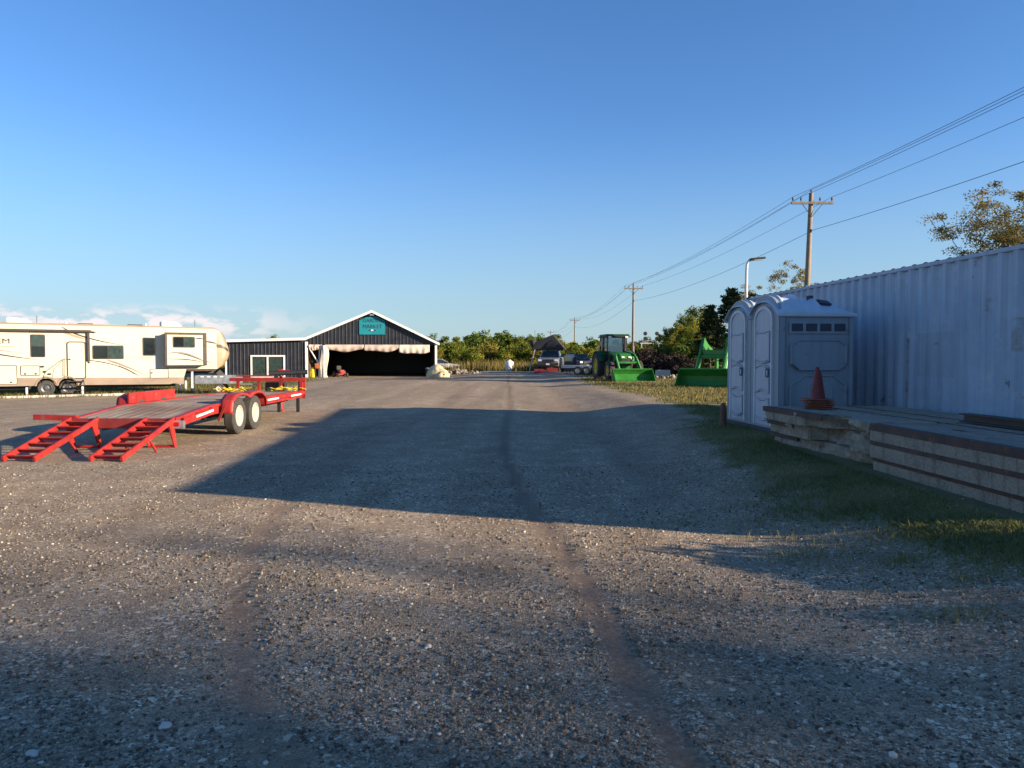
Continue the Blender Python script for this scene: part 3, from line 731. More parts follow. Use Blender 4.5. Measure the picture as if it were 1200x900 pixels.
for k, (x, s_) in enumerate([(-17.5, .8), (-14.5, .85), (-11.8, .95), (-9.2, .9), (-6.4, 1.0), (-4.2, 1.05), (-1.8, 1.0), (1.2, 1.05), (3.9, .95), (6.4, .95), (9.0, .85), (11.8, .85), (14.4, .78), (17.2, .82), (20.0, .85), (22.8, .85), (25.5, .9), (28.5, .9)]):
    tree(('olive', 'olive2', 'green')[k % 3], x * 1.16, 120 + 4 * (k % 3), 'olive treetop in the dense back row of the distant tree line', s_ * 1.2, group=G3, sz=s_ * .86)
G4 = 'bushes at the foot of the distant trees'
for k, (x, y, s_) in enumerate([(-9.5, 93, .95), (-7.4, 95, 1.1), (-5.0, 92, .9), (-2.9, 95, 1.15), (-1.2, 93, .8), (1.7, 94, 1.05), (3.4, 92, .9), (7.6, 94, .9), (9.6, 92, .8), (11.6, 95, 1.0), (13.6, 92, .85), (15.6, 95, 1.05), (17.4, 93, .9)]):
    tree('bush' if k % 3 else 'goldbush', x, y, 'rounded olive bush in the tall weeds below the distant trees', s_, group=G4, name='bush', cat='bush')
tree('cedar', 15.1, 51, 'dark cedar with drooping sprays behind the street lamp', .84, name='cedar_tree')
tree('cedar', 13.1, 49, 'shorter dark cedar beside the toilet, left of the taller cedar', .66, name='cedar_tree')
tree('cedar', 18.1, 56, 'dark cedar rising above the far end of the container', .84, name='cedar_tree')
tree('locust', 29.6, 44, 'tall yellowing locust tree with open crown above the container', 1.12, rz=1.0, name='locust_tree')
tree('sparse', 20.6, 55, 'thin half-bare tree beside the nearest utility pole', .98, name='tree')
tree('sparse', 18.6, 58, 'thin bushy treetop between the street lamp and the nearest pole', .82, name='tree')
tree('sparse', 22.5, 57, 'small thin treetop right of the nearest pole foot', .88, name='tree')
tree('willow', 12.6, 60, 'low loose willow between the brush heap and the taller willows', .55)
tree('shrub', 12.0, 58, 'green shrub at the foot of the willows', .9, name='shrub', cat='shrub')
tree('shrub', 13.8, 56.5, 'green shrub close behind the detached loader', 1.1, name='shrub', cat='shrub')
tree('brush', 10.4, 56, 'dark heap of dead brush between tractor and loader', 1.0, name='brush_pile', cat='brush pile', sz=1.05)
tree('brush', 12.2, 54.5, 'lower dark brush heap behind the concrete block', .8, name='brush_pile', cat='brush pile')
# unseen low shrubs added to cast shade on the grass at the right
for x, y, s_, lb in [(5.5, 4.35, .36, 'smallest unseen green shrub by the slabs, added to shade the grass'), (5.9, 3.72, .33, 'low unseen green shrub beside the near end of the container, added to shade the grass'), (7.0, 2.8, .42, 'unseen green shrub in front of the container door, added for its shade'), (7.6, 3.35, .46, 'taller unseen green shrub by the container door, added for its shade')]:
    tree('shrub', x, y, lb, s_, name='shrub', cat='shrub')
G2 = 'wood to the right of the lot'  # off to the right; its shade falls over the near gravel
for k, (c_, x, s, sz) in enumerate([(1.35, 58, 1.42, 1.97), (.4, 68, 1.35, 2.42), (-.9, 74, 1.5, 2.6), (-1.2, 63, 1.7, 2.2), (-3.6, 57, 1.6, 2.05), (-6.5, 63, 1.7, 2.2), (-10.5, 60, 1.8, 2.1), (-15, 65, 1.9, 2.2), (-20, 60, 1.9, 2.1)]):
    tree('big', x, c_ - .36 * x, 'tall green tree standing right of the lot outside the picture', s, group=G2, sz=sz)

# ------------------------------------------------------------------ shipping container
CR = math.atan(.087)
ct = thing('shipping_container', 'long weathered pale blue shipping container with ribbed steel side along the right edge', 'container', (6.98, 4.5, .22), CR)
CL, CW, CH = 13.85, 2.44, 2.79
def corr(x0, x1, pitch=.278, dep=.045):
    """trapezoid corrugation profile as (along, depth)"""
    o = []; p = x0
    while p < x1:
        for f, d in ((0, 0), (.27, 0), (.5, 1), (.77, 1)):
            if p + f * pitch < x1: o.append((p + f * pitch, d * dep))
        p += pitch
    o.append((x1, 0)); return o
def corr_wall(axis, x0, x1, z0, z1, at, sgn):
    pr = corr(x0, x1); b = MB(); V = []
    for s_, d in pr:
        V.append([b.bm.verts.new((at + sgn * d, s_, z) if axis == 'y' else (s_, at + sgn * d, z)) for z in (z0, z1)])
    for A, B in zip(V[:-1], V[1:]): b.bm.faces.new((A[0], B[0], B[1], A[1]))
    return b
corr_wall('y', .14, CL - .14, .14, CH - .07, .012, 1).build('side_panel', 'container', ct, smooth=0)
corr_wall('y', .14, CL - .14, .14, CH - .07, CW - .012, -1).build('side_panel', 'container', ct, smooth=0)
corr_wall('x', .14, CW - .14, .14, CH - .1, CL - .012, -1).build('end_panel', 'container', ct, smooth=0)
b = MB(); b.grid(lambda u, v: (CW * u * .98 + .02, CL * v * .996 + .03, CH - .012 + .016 * math.sin(v * CL / .278 * 6.283)), 2, 300); b.build('roof_panel', 'container', ct, smooth=0)
for sx_ in (0, CW): 
    MB().box((sx_ + (.03 if sx_ == 0 else -.03), CL / 2, CH - .045), (.06, CL - .36, .06), bev=.006).build('top_rail', 'container', ct)
    MB().box((sx_ + (.035 if sx_ == 0 else -.035), CL / 2, .08), (.07, CL - .36, .14), bev=.006).build('bottom_rail', 'container', ct)
for sx_ in (.08, CW - .08):
    for sy_ in (.09, CL - .09):
        MB().box((sx_, sy_, CH / 2), (.155, .175, CH - .24), bev=.01).build('corner_post', 'container', ct)
        for z_ in (.06, CH - .06):
            MB().box((sx_, sy_, z_), (.178, .178, .118), bev=.008).build('corner_casting', 'dark_metal', ct)
for k in range(2):
    dr = MB().box((CW * (.27 + .46 * k), .05, CH / 2), (1.07, .05, CH - .26), bev=.006).build('door', 'container', ct)
    MB().tube((CW * (.35 + .3 * k), .005, .2), (CW * (.35 + .3 * k), .005, CH - .2), .02).build('lock_bar', 'steel', dr)
M['faded_patch'] = pm('greyed_paint_patch', (.36, .40, .44), .7, var=.25, vs=14)

# ------------------------------------------------------------------ portable toilets
def toilet(name, label, loc, rz):
    t = thing(name, label, 'toilet', loc, rz, 'portable toilets by the container')
    Wd, D, H = 1.08, 1.27, 1.98     # front along y, depth along x, wall height; front looks to -x
    MB().box((D / 2, Wd / 2, .05), (D + .04, Wd + .02, .10), bev=.015).build('skid', 'potty_dark', t)
    # side walls with moulded panels
    for side in (0, 1):
        y0 = 0. if side == 0 else Wd; o = -1 if side == 0 else 1
        b = MB(); b.box((D / 2, y0 - o * .02, .10 + (H - .1) / 2), (D - .01, .04, H - .1), bev=.01)
        b.box((.055, y0 + o * .008, H / 2 + .05), (.09, .03, H - .12), bev=.012); b.box((.135, y0 + o * .006, H / 2 + .05), (.03, .024, H - .12), bev=.01)
        b.box((D - .05, y0 + o * .008, H / 2 + .05), (.08, .03, H - .12), bev=.012)
        def hexp(z0, z1, c=.10, m=.2): return [(m, z0 + c), (m + c * 1.4, z0), (D - m + .06 - c * 1.4, z0), (D - m + .06, z0 + c), (D - m + .06, z1 - c), (D - m + .06 - c * 1.4, z1), (m + c * 1.4, z1), (m, z1 - c)]
        b.prism(hexp(1.08, 1.56, .09), 'y', y0 + min(0, o * .026), y0 + max(0, o * .026))
        b.prism(hexp(.16, .98, .16), 'y', y0 + min(0, o * .026), y0 + max(0, o * .026))
        b.prism([(x * .42 + .42, z * .5 + .42) for x, z in hexp(.16, .98, .16)], 'y', y0 + min(0, o * .042), y0 + max(0, o * .042))
        for hp in (hexp(1.08, 1.56, .09), hexp(.16, .98, .16), [(x * .42 + .42, z * .5 + .42) for x, z in hexp(.16, .98, .16)]):
            P = [(x, y0 + o * .03, z) for x, z in hp]; b.path(P + P[:2], .02, 6, caps=False)
        sw = b.build('side_wall', 'potty', t, smooth=30)
        v = MB(); v.box((.66, y0 + o * .010, 1.76), (1.0, .028, .20), bev=.008); v.build('vent_frame', 'potty', t)
        for k in range(4):
            MB().box((.66 - .36 + .24 * k, y0 + o * .020, 1.765), (.19, .022, .125), bev=.004).build('vent_panel', 'potty_dark', t)
    b = MB().box((D - .02, Wd / 2, .10 + (H - .1) / 2), (.04, Wd - .09, H - .1), bev=.01); b.build('rear_wall', 'potty', t)
    # arched front frame
    def arch(w, h, n=12, y0=0., z0=0.):
        r = w / 2; e = .62
        return [(y0 - r, z0)] + [(y0 - r * math.cos(math.pi * i / n), z0 + h - r * e + r * e * math.sin(math.pi * i / n)) for i in range(n + 1)] + [(y0 + r, z0)]
    yc = Wd / 2
    MB().prism(arch(Wd, H + .24, y0=yc, z0=.10), 'x', 0., .05).build('front_frame', 'potty', t, smooth=25)
    o_ = arch(.70, H + .02, y0=yc, z0=.14); i_ = arch(.62, H - .03, y0=yc, z0=.14)
    b = MB(); Vo = [[b.bm.verts.new((x, p[0], p[1])) for p in o_] for x in (-.034, 0)]; Vi = [[b.bm.verts.new((x, p[0], p[1])) for p in i_] for x in (-.034, 0)]
    for k in range(len(o_) - 1):
        b.bm.faces.new((Vo[0][k], Vo[0][k + 1], Vi[0][k + 1], Vi[0][k])); b.bm.faces.new((Vo[0][k], Vo[1][k], Vo[1][k + 1], Vo[0][k + 1])); b.bm.faces.new((Vi[0][k], Vi[1][k], Vi[1][k + 1], Vi[0][k + 1]))
    b.build('door_edge', 'edge_white', t, smooth=25)
    d = MB(); d.prism(arch(.62, H - .03, y0=yc, z0=.14), 'x', -.016, -.002)
    def bow(z0, z1, k=.035, w=.24, n=8):
        lo = [(yc - w + 2 * w * i / n, z0 - k * math.sin(math.pi * i / n)) for i in range(n + 1)]
        hi = [(yc + w - 2 * w * i / n, z1 - k * math.sin(math.pi * i / n)) for i in range(n + 1)]
        return lo + hi
    for z0, z1, k in ((1.24, 1.70, .03), (.70, 1.08, -.05), (.28, .58, .04)):
        d.prism(bow(z0, z1, k), 'x', -.04, -.016)
        P = [(-.036, y_, z_) for y_, z_ in bow(z0 - .02, z1 + .02, k, .26)]; d.path(P + P[:2], .014, 6, caps=False)
    dd = d.build('door', 'potty_door', t, smooth=25)
    h = MB(); h.box((-.045, yc - .22, 1.02), (.022, .11, .15), bev=.006); h.build('latch', 'potty_dark', dd)
    MB().box((-.06, yc - .25, 1.02), (.02, .025, .10), bev=.006).build('handle', 'edge_white', dd)
    for z in (.5, 1.1, 1.7): MB().tube((-.02, yc + .36, z), (-.02, yc + .36, z + .09), .014).build('hinge', 'potty', dd)
    # domed roof: arched at the front, falling to the back, with ribs across
    def roof(u, v):
        x = -.06 + (D + .10) * u; s = abs(v * 2 - 1)
        crown = (.30 - .16 * max(0, u - .35) / .65) * (1 - .25 * max(0, .10 - u) / .10)
        rib = .055 * sum(math.exp(-((u - c) / .03) ** 2) for c in (.12, .34, .56, .78)) * (1 - s ** 6)
        edge = 1 - s ** 2.6
        endf = min(1, (1 - u) / .16) ** .5
        return (x, -.045 + (Wd + .09) * v, H + (crown * edge + rib) * (.25 + .75 * endf))
    b = MB(); b.grid(roof, 44, 24); b.build('roof', 'potty_roof', t, smooth=60, thick=.012)
    for s_ in (-.04, Wd + .04):
        MB().box((D / 2 - .01, s_, H - .012), (D + .1, .03, .055), bev=.01).build('roof_eave', 'potty_roof', t)
    MB().tube((D * .55, Wd * .34, H + .02), (D * .55, Wd * .34, H + .33), .055, n=12).build('vent_pipe', 'potty_dark', t)
    return t
t1 = toilet('portable_toilet', 'grey portable toilet nearest the concrete slabs, its vented side wall in view', (4.32, 12.0, .26), CR)
MB().box((.86, .20, 1.98 + .20), (.22, .15, .05), rot=(.5, .1, .2), bev=.01).build('broken_vent_cover', 'potty_dark', t1)
t2 = dup(t1, (4.32 - math.sin(CR) * 1.10, 12.0 + math.cos(CR) * 1.10, .26), CR, 'grey portable toilet farther from the slabs, beside the green loader bucket')
b = MB(); b.lathe([(.085, 0), (.085, .02), (.062, .03), (.055, .34), (.045, .41), (.02, .44), (0, .445)], n=16); 
tag(b.build('marker_post', 'stump', loc=(3.86, 13.5, gz(3.86, 13.5))), 'short round-topped brown marker post in the grass by the toilets', 'post')

# ------------------------------------------------------------------ concrete slabs
def slab(name, label, loc, rz, wx, ly, th, rough, mat, group, strip=True):
    """slab with a steel angle on its front top edge; front looks to -x; rough = broken front and ends"""
    t = thing(name, label, 'slab', loc, rz, group)
    b = MB(); nx_, ny_, nz_ = 10, 60, 5
    r_ = bmesh.ops.create_cube(b.bm, size=1., matrix=Matrix.Translation((wx / 2, ly / 2, th / 2)) @ Matrix.Diagonal((wx, ly, th, 1)))
    bmesh.ops.subdivide_edges(b.bm, edges=[e for e in b.bm.edges if abs(e.verts[0].co.y - e.verts[1].co.y) > .1], cuts=ny_, use_grid_fill=True)
    bmesh.ops.subdivide_edges(b.bm, edges=[e for e in b.bm.edges if abs(e.verts[0].co.z - e.verts[1].co.z) > .1], cuts=nz_, use_grid_fill=True)
    sd_ = rnd.random() * 50
    for v in b.bm.verts:
        if v.co.x < .01:
            n_ = float(fbm(v.co.y * 4 + sd_, v.co.z * 9 + sd_, 4)); n2_ = float(fbm(v.co.y * 1.3 + sd_, v.co.z * 2, 8))
            v.co.x += (n_ - .5) * .02 + rough * (max(0, n2_ - .40) * .9 + max(0, n_ - .35) * .22) * (1. if v.co.y < ly * .55 else .25)
        if rough and (v.co.y < .01 or v.co.y > ly - .01):
            v.co.y += (float(fbm(v.co.x * 5 + sd_, v.co.z * 9, 2)) - .5) * .2 * rough
    b.build('slab_body', mat, t, smooth=40)
    e = MB()
    if not rough:
        bh = .074 if strip else .046; e.box((-.003, ly / 2, th + .003 - bh / 2), (.012, ly - .01, bh), bev=.002); e.box((.045, ly / 2, th + .002), (.10, ly - .01, .010), bev=.002)
        e.build('steel_edge', 'rusty', t)
    else:
        l1 = ly * (.62 if strip else .30)
        e.box((.004, ly - l1 / 2, th - .03), (.012, l1, .07), rot=(0, 0, .012), bev=.002); e.box((.05, ly - l1 / 2, th + .002), (.10, l1, .010), rot=(0, 0, .012), bev=.002)
        e.build('steel_edge', 'rusty', t)
    if strip:
        s = MB()
        for xo in (.86, 1.32): s.box((xo, ly / 2, th + .001), (.035, ly - .02, .010), bev=.002)
        s.box((.5, ly - .8, th + .001), (.06, .16, .008), bev=.002)
        s.build('inlaid_channel', 'rusty', t)
    return t
GS = 'stacked concrete slabs in front of the container'
SR = CR * .35
for k, (z, dx, lb) in enumerate([(.23, .05, 'bottom concrete slab of the nearer stack, half sunk in the grass'), (.42, .0, 'middle concrete slab of the nearer stack with rust streaks'), (.61, -.01, 'top concrete slab of the nearer stack with rusty steel edge')]):
    slab('concrete_slab', lb, (4.14 + dx, 5.5, z), SR, 2.0, 2.86 - .02 * k, .184, 0, 'concrete', GS, k == 2)
for k, (z, dx, dy, lb) in enumerate([(.23, .16, .05, 'bottom broken concrete slab of the farther stack by the toilets'), (.42, .09, .02, 'middle broken slab of the farther stack with crumbling pale front'), (.61, .02, .0, 'top broken slab of the farther stack carrying the traffic cones')]):
    slab('concrete_slab', lb, (4.04 + dx, 8.42 + dy, z), CR * .9, 2.0 - dx, 2.85, .182, 1., 'concrete_old', GS, k == 2)
b = MB(); b.box((0, 0, .008), (.14, 3.2, .014)); b.box((0, 0, .05), (.02, 3.2, .07)); b.box((0, 0, .092), (.14, 3.2, .014))
o = b.build('steel_beam', 'black', loc=(5.32, 6.85, .806)); o.rotation_euler = (0, 0, CR)
tag(o, 'black steel I-beam lying on top of the nearer slabs', 'beam')

# ------------------------------------------------------------------ traffic cones, nested
cx, cy, cz = 4.45, 10.75, .802
conelab = ['lowest traffic cone of the nested stack, only its base showing', 'second traffic cone from the bottom of the nested stack', 'middle traffic cone of the nested stack', 'second traffic cone from the top of the nested stack', 'topmost faded orange traffic cone on the concrete slabs']
for k in range(5):
    t = thing('traffic_cone', conelab[k], 'traffic cone', (cx + rnd.uniform(-.02, .02), cy + rnd.uniform(-.02, .02), cz + .030 * k), rnd.uniform(-.5, .5), 'nested traffic cones')
    b = MB(); b.box((0, 0, .010), (.37, .37, .017), bev=.006); b.build('cone_base', 'cone_base', t)
    b = MB(); b.lathe([(.10, .018), (.092, .045), (.026, .475), (.02, .48), (.016, .475), (.082, .045), (.096, .02)], n=24); b.build('cone_body', 'cone', t)

# ------------------------------------------------------------------ street lamp, utility line
t = thing('street_lamp', 'pale pole street lamp with flat dark head behind the toilets', 'street lamp', (7.95, 25.2, gz(7.95, 25.2)))
b = MB(); zt = 4.55; b.path([(0, 0, 0), (0, 0, zt - .35), (.015, 0, zt - .10), (.07, 0, zt + .02), (.18, 0, zt + .07)], [.055, .048, .045, .04, .038], 10); b.build('pole', 'lamp_pole', t)
MB().box((0, 0, .03), (.26, .26, .03), bev=.005).build('base_plate', 'lamp_pole', t)
b = MB(); b.box((.36, 0, zt + .10), (.52, .26, .07), rot=(0, -.10, 0), bev=.02); h = b.build('lamp_head', 'black', t)
MB().box((.40, 0, zt + .058), (.34, .2, .012), rot=(0, -.10, 0)).build('lamp_lens', 'plastic_white', h)

PH = 10.45
def upole(label, x, y, lean=0., h=PH, arm=2.3, rz=0.03):
    t = thing('utility_pole', label, 'utility pole', (x, y, gz(x, y) - .05), 0, 'utility poles of the overhead line')
    tx_ = lean * h
    MB().path([(0, 0, 0), (tx_ * .5, 0, h * .5), (tx_, 0, h)], [.19, .155, .115], 12).build('pole_shaft', 'pole_wood', t)
    za = h - .58
    MB().box((tx_, -.17, za), (arm, .10, .13), bev=.01).build('crossarm', 'pole_wood', t)
    for s in (-1, 1):
        MB().bar((tx_ + s * .55, -.19, za - .06), (tx_ * .9, -.16, za - .75), .03, .03).build('brace', 'dark_metal', t)
    for xo in (-1.07, -.62, .42, 1.07):
        b = MB(); b.lathe([(.02, .06), (.02, .14), (.055, .15), (.06, .20), (.035, .22), (.05, .26), (.03, .30), (0, .30)], c=(tx_ + xo, -.17, za), n=10); b.build('insulator', 'ceramic', t)
    b = MB(); b.lathe([(.025, -.02), (.025, .07), (.06, .08), (.06, .14), (.03, .18), (0, .18)], c=(tx_, 0, h), n=10); b.build('insulator', 'ceramic', t)
    MB().box((tx_ * .8 + .02, -.15, h * .8), (.08, .10, .18), bev=.01).build('cable_clamp', 'dark_metal', t)
    return t
PP = [(17.75, -9, 0), (16.15, 41, .028), (14.85, 91, .004), (14.3, 169, 0), (13.1, 252, 0)]
plab = [None, 'nearest utility pole, rising behind the container', 'utility pole standing behind the green tractor', 'utility pole standing right of the roof tent, third from the container', 'farthest utility pole, its crossarm just above the roof tent']
for (x, y, ln), lb in zip(PP, plab):
    if lb: upole(lb, x, y, ln)
upole('utility pole of the same line standing behind the picture, out of frame', *PP[0])
runs = [('top', 0, PH + .12, 0), ('la', -1.07, PH - .30, -.17), ('lb', -.62, PH - .30, -.17), ('ra', 1.07, PH - .30, -.17), ('low', .16, PH * .8, -.15)]
wl = {'top': 'power wire running along the very tops of the utility poles', 'la': 'power wire on the outermost left insulators of the crossarms', 'lb': 'power wire on the inner left insulators of the crossarms', 'ra': 'power wire on the outermost right insulators of the crossarms', 'low': 'lowest cable of the line, clamped to the poles below the crossarms'}
for key, xo, z, yo in runs:
    b = MB(); P = []
    for a, c in zip(PP[:-1], PP[1:]):
        za, zc = gz(a[0], a[1]) + z, gz(c[0], c[1]) + z
        A = Vector((a[0] + a[2] * PH + xo, a[1] + yo, za)); B = Vector((c[0] + c[2] * PH + xo, c[1] + yo, zc))
        if key == 'low': A.x = a[0] + a[2] * PH * .8 + xo; B.x = c[0] + c[2] * PH * .8 + xo
        sag = .0002 * (B - A).length ** 2 + (.1 if key == 'low' else 0)
        for i in range(25):
            f = i / 24; p = A.lerp(B, f); p.z -= 4 * sag * f * (1 - f); P.append(p) if (i or not P) else None
    b.path(P, .010 if key != 'low' else .012, 5)
    tag(b.build('power_wire' if key != 'low' else 'cable', 'wire'), wl[key], 'wire', 'overhead wires')
# thin posts far off in the trees
for x, y, h, lb in [(1.45, 96, 4.4, 'thin pale post among the distant trees, left of the roof tent'), (3.02, 97, 5.0, 'thin pale post rising just behind the left corner of the roof tent')]:
    tag(MB().path([(0, 0, 0), (0, 0, h)], [.04, .035], 8).build('post', 'pole_wood', loc=(x, y, gz(x, y))), lb, 'post')
# ------------------------------------------------------------------ barn
def ribbed(b, x0, x1, zb, zt, y, pitch=.30, rib=.028):
    """ribbed steel sheet facing -y between the heights zb(x) and zt(x)"""
    pts = []; x = x0
    while x < x1 - 1e-6:
        for f, d in ((0, 0), (.62, 0), (.70, rib), (.86, rib), (.94, 0)):
            if x + f * pitch < x1: pts.append((x + f * pitch, y - d))
        x += pitch
    pts.append((x1, y)); V = []
    for px_, py_ in pts: V.append((b.bm.verts.new((px_, py_, zb(px_))), b.bm.verts.new((px_, py_, zt(px_)))))
    for A, B in zip(V[:-1], V[1:]): b.bm.faces.new((A[0], B[0], B[1], A[1]))
bx0, by0 = -11.9, 63.
bt = thing('barn', 'dark ribbed-steel barn with white trim, wide open front and a low side wing', 'barn', (bx0, by0, -.19), R(7))
LX, RX, AP, LZ, RZ, HB = -5.40, 5.42, 5.55, 3.24, 2.92, 2.74
DP = 16.
def roofz(x): return AP + (LZ - AP) * (x / LX) if x < 0 else AP + (RZ - AP) * (x / RX)
WX = -11.95
def wingz(x): return 3.02 + (LZ - .05 - 3.02) * (x - WX) / (LX - WX)
K0 = lambda z: (lambda x: z)
b = MB(); ribbed(b, LX, 0, K0(HB), roofz, 0); ribbed(b, 0, RX, K0(HB), roofz, 0); b.build('gable_wall', 'siding', bt, smooth=0)
gw = MB(); ribbed(gw, WX, -9.95, K0(0), wingz, -.02); ribbed(gw, -9.95, -7.25, K0(1.78), wingz, -.02); ribbed(gw, -7.25, LX - .12, K0(0), wingz, -.02); gw.build('wing_wall', 'siding', bt, smooth=0)
b = MB(); b.box((WX + .03, DP / 2, 1.5), (.06, DP - .1, 3.0)); b.box((RX - .05, DP / 2 + .1, 1.44), (.06, DP - .3, 2.88)); b.box(((WX + RX) / 2, DP, 1.6), (RX - WX - .2, .06, 3.2))
b.prism([(LX, 2.9), (RX, 2.85), (0, AP - .1)], 'y', DP - .05, DP + .02); b.build('outer_wall', 'siding', bt, smooth=0)
b = MB(); b.box((LX - .06, DP / 2 + .2, 1.55), (.05, DP - .5, 3.1))
for k in range(5):
    b.box((RX - .16, 2.5 + 3 * k, 1.4), (.14, .14, 2.8)); b.box((LX + .06, 2.5 + 3 * k, 1.4), (.14, .14, 2.8)); b.bar((LX + .1, 2.5 + 3 * k, 2.9), (RX - .1, 2.5 + 3 * k, 2.8), .1, .22)
    b.bar((LX + .2, 2.5 + 3 * k, 3.0), (0, 2.5 + 3 * k, AP - .3), .1, .2); b.bar((RX - .2, 2.5 + 3 * k, 2.85), (0, 2.5 + 3 * k, AP - .3), .1, .2)
b.build('timber_frame', 'barn_inside', bt, smooth=0)
b = MB()
for a, c in (((LX - .02, LZ), (0, AP)), ((0, AP), (RX + .28, RZ - .13)), ((WX - .2, wingz(WX - .2)), (LX, LZ - .03))):
    b.prism([(a[0], a[1]), (c[0], c[1]), (c[0], c[1] + .10), (a[0], a[1] + .10)], 'y', -.32, DP + .25)
b.build('roof', 'roof_steel', bt, smooth=0)
b = MB()
for a, c in (((LX - .02, LZ), (0, AP)), ((0, AP), (RX + .28, RZ - .13)), ((WX - .2, wingz(WX - .2)), (LX, LZ - .03))):
    b.prism([(a[0], a[1] - .08), (c[0], c[1] - .08), (c[0], c[1] + .13), (a[0], a[1] + .13)], 'y', -.36, -.322)
b.build('fascia', 'white', bt, smooth=0)
MB().box((LX - .04, -.06, 1.5), (.21, .16, 3.0), bev=.01).build('door_post', 'white', bt)
MB().box((RX - .02, -.04, 1.42), (.19, .16, 2.84), bev=.01).build('door_post', 'white', bt)
MB().box((WX - .02, -.05, 1.46), (.12, .10, 2.92), bev=.01).build('corner_trim', 'white', bt)
# glazed double door of the wing
fr = MB()
for x in (-9.93, -8.62, -7.27): fr.box((x, -.07, .88), (.13, .10, 1.76), bev=.01)
fr.box((-8.6, -.07, 1.80), (2.8, .11, .13), bev=.01); fr.box((-8.6, -.07, .05), (2.8, .10, .10), bev=.01)
wf = fr.build('sliding_door', 'white', bt)
MB().box((-9.275, -.045, .9), (1.18, .02, 1.68)).build('pane', 'green_glass', wf); MB().box((-7.945, -.045, .9), (1.22, .02, 1.68)).build('pane', 'green_glass', wf)
# rolled canvas along the head of the opening, and a hanging curtain
def swag(x0, x1, d0, seed):
    b = MB(); g = np.random.default_rng(seed); ph = g.random() * 6
    def f(u, v):
        x = x0 + (x1 - x0) * u; dp = d0 + .16 * math.sin(math.pi * u) + .05 * math.sin(u * 9 + ph)
        return (x, -.10 - .10 * math.sin(math.pi * v) - .03 * math.sin(u * 31 + ph) * v - .025 * math.sin(u * 13 + v * 4), HB + .02 - dp * v)
    b.grid(f, 36, 8); return b
swag(-3.95, -.70, .42, 1).build('canvas_curtain', 'canvas', bt, smooth=60, thick=.02)
swag(-.66, 2.22, .44, 2).build('canvas_curtain', 'canvas', bt, smooth=60, thick=.02)
swag(2.26, 4.85, .62, 3).build('canvas_curtain', 'canvas_pale', bt, smooth=60, thick=.02)
swag(-5.26, -4.15, .34, 4).build('canvas_curtain', 'canvas', bt, smooth=60, thick=.02)
b = MB()
def hang(u, v):
    a = u * 6.283; r = .24 + .05 * math.sin(3 * a + v * 5) + .04 * math.sin(7 * a) + .07 * math.sin(v * 3.0) + (.06 if v > .93 else 0)
    return (-4.02 + .10 * (1 - v) * math.sin(v * 5) + r * math.cos(a), -.18 + r * .6 * math.sin(a), HB - .05 - (HB - .02) * v)
b.grid(hang, 28, 26); b.build('hanging_curtain', 'canvas_pale', bt, smooth=60)
b = MB(); b.bar((-5.2, -.1, HB - .25), (-4.35, -.05, 1.0), .09, .09); b.bar((-5.22, -.08, HB - .2), (-4.2, -.08, HB - .2), .08, .08); b.bar((-4.42, -.03, .0), (-4.38, -.03, HB - .3), .08, .08); b.build('door_brace', 'white', bt)
# banner in the gable
b = MB(); b.prism([(-1.06, 3.62), (1.10, 3.62), (1.10, 4.78), (.42, 5.13), (-.36, 5.13), (-1.06, 4.82)], 'y', -.085, -.06)
sg = b.build('banner', 'teal', bt, smooth=0)
text('GARDEN', .40, (.06, -.092, 4.79), (R(90), 0, 0), 'navy', sg, xs=1.02); text('MARKET', .44, (.04, -.092, 4.29), (R(90), 0, 0), 'navy', sg, xs=.98)
b = MB(); b.prism([(.02 + .34 * math.cos(a), 3.98 + .07 * math.sin(a)) for a in np.linspace(0, 6.283, 20)[:-1]], 'y', -.094, -.085); b.build('banner_emblem', 'navy', sg)
b = MB(); b.prism([(.02 + .12 * math.cos(a), 3.985 + .06 * math.sin(a)) for a in np.linspace(0, 6.283, 14)[:-1]], 'y', -.103, -.094); b.build('emblem_centre', 'plastic_white', sg)
b = MB(); b.box((0, -.20, 5.28), (.36, .22, .16), bev=.03); b.build('gable_lamp', 'steel', bt)
# things at the barn mouth
def bw(x, y): return (bx0 + x * math.cos(R(7)) - y * math.sin(R(7)), by0 + x * math.sin(R(7)) + y * math.cos(R(7)), -.19)
b = MB(); b.lathe([(0, 0), (.22, 0), (.24, .05), (.24, .62), (.20, .70), (.08, .74), (.08, .80), (0, .80)], n=18)
tag(b.build('drum', 'yellow_paint', loc=bw(-4.95, .15)), 'yellow plastic drum between the white door post and hanging curtain', 'drum')
t = thing('engine_hoist', 'orange machine on a stand behind the yellow drum', 'machine', bw(-4.7, .8))
MB().box((0, 0, .95), (.36, .4, .46), bev=.06).build('machine_body', 'orange', t); b = MB()
for sx_ in (-.14, .14):
    b.bar((sx_, -.15, 0), (sx_, -.05, .8), .05, .05); b.bar((sx_, .15, 0), (sx_, .05, .8), .05, .05)
b.tube((0, 0, 1.1), (.05, 0, 1.5), .05); b.build('stand', 'dark_metal', t)
t = thing('mower', 'red riding mower just inside the left of the barn mouth', 'mower', bw(-2.7, .9), .5)
MB().box((0, -.1, .46), (.5, .75, .30), bev=.08).build('hood', 'red', t); MB().box((0, .1, .24), (1.0, .9, .14), bev=.04).build('deck', 'red', t)
b = MB(); b.box((0, .55, .58), (.42, .4, .1), bev=.04); b.box((0, .74, .78), (.42, .1, .34), bev=.04); b.build('seat', 'black', t)
for sx_ in (-1, 1):
    wheel(t, (sx_ * .45, .6, .24), .24, .2, 'rim_cream', out=sx_, holes=0); wheel(t, (sx_ * .38, -.5, .17), .17, .14, 'rim_cream', out=sx_, holes=0)
t = thing('trash_bin', 'grey rubbish bin in shade at the right end of the barn mouth', 'bin', bw(4.75, .4))
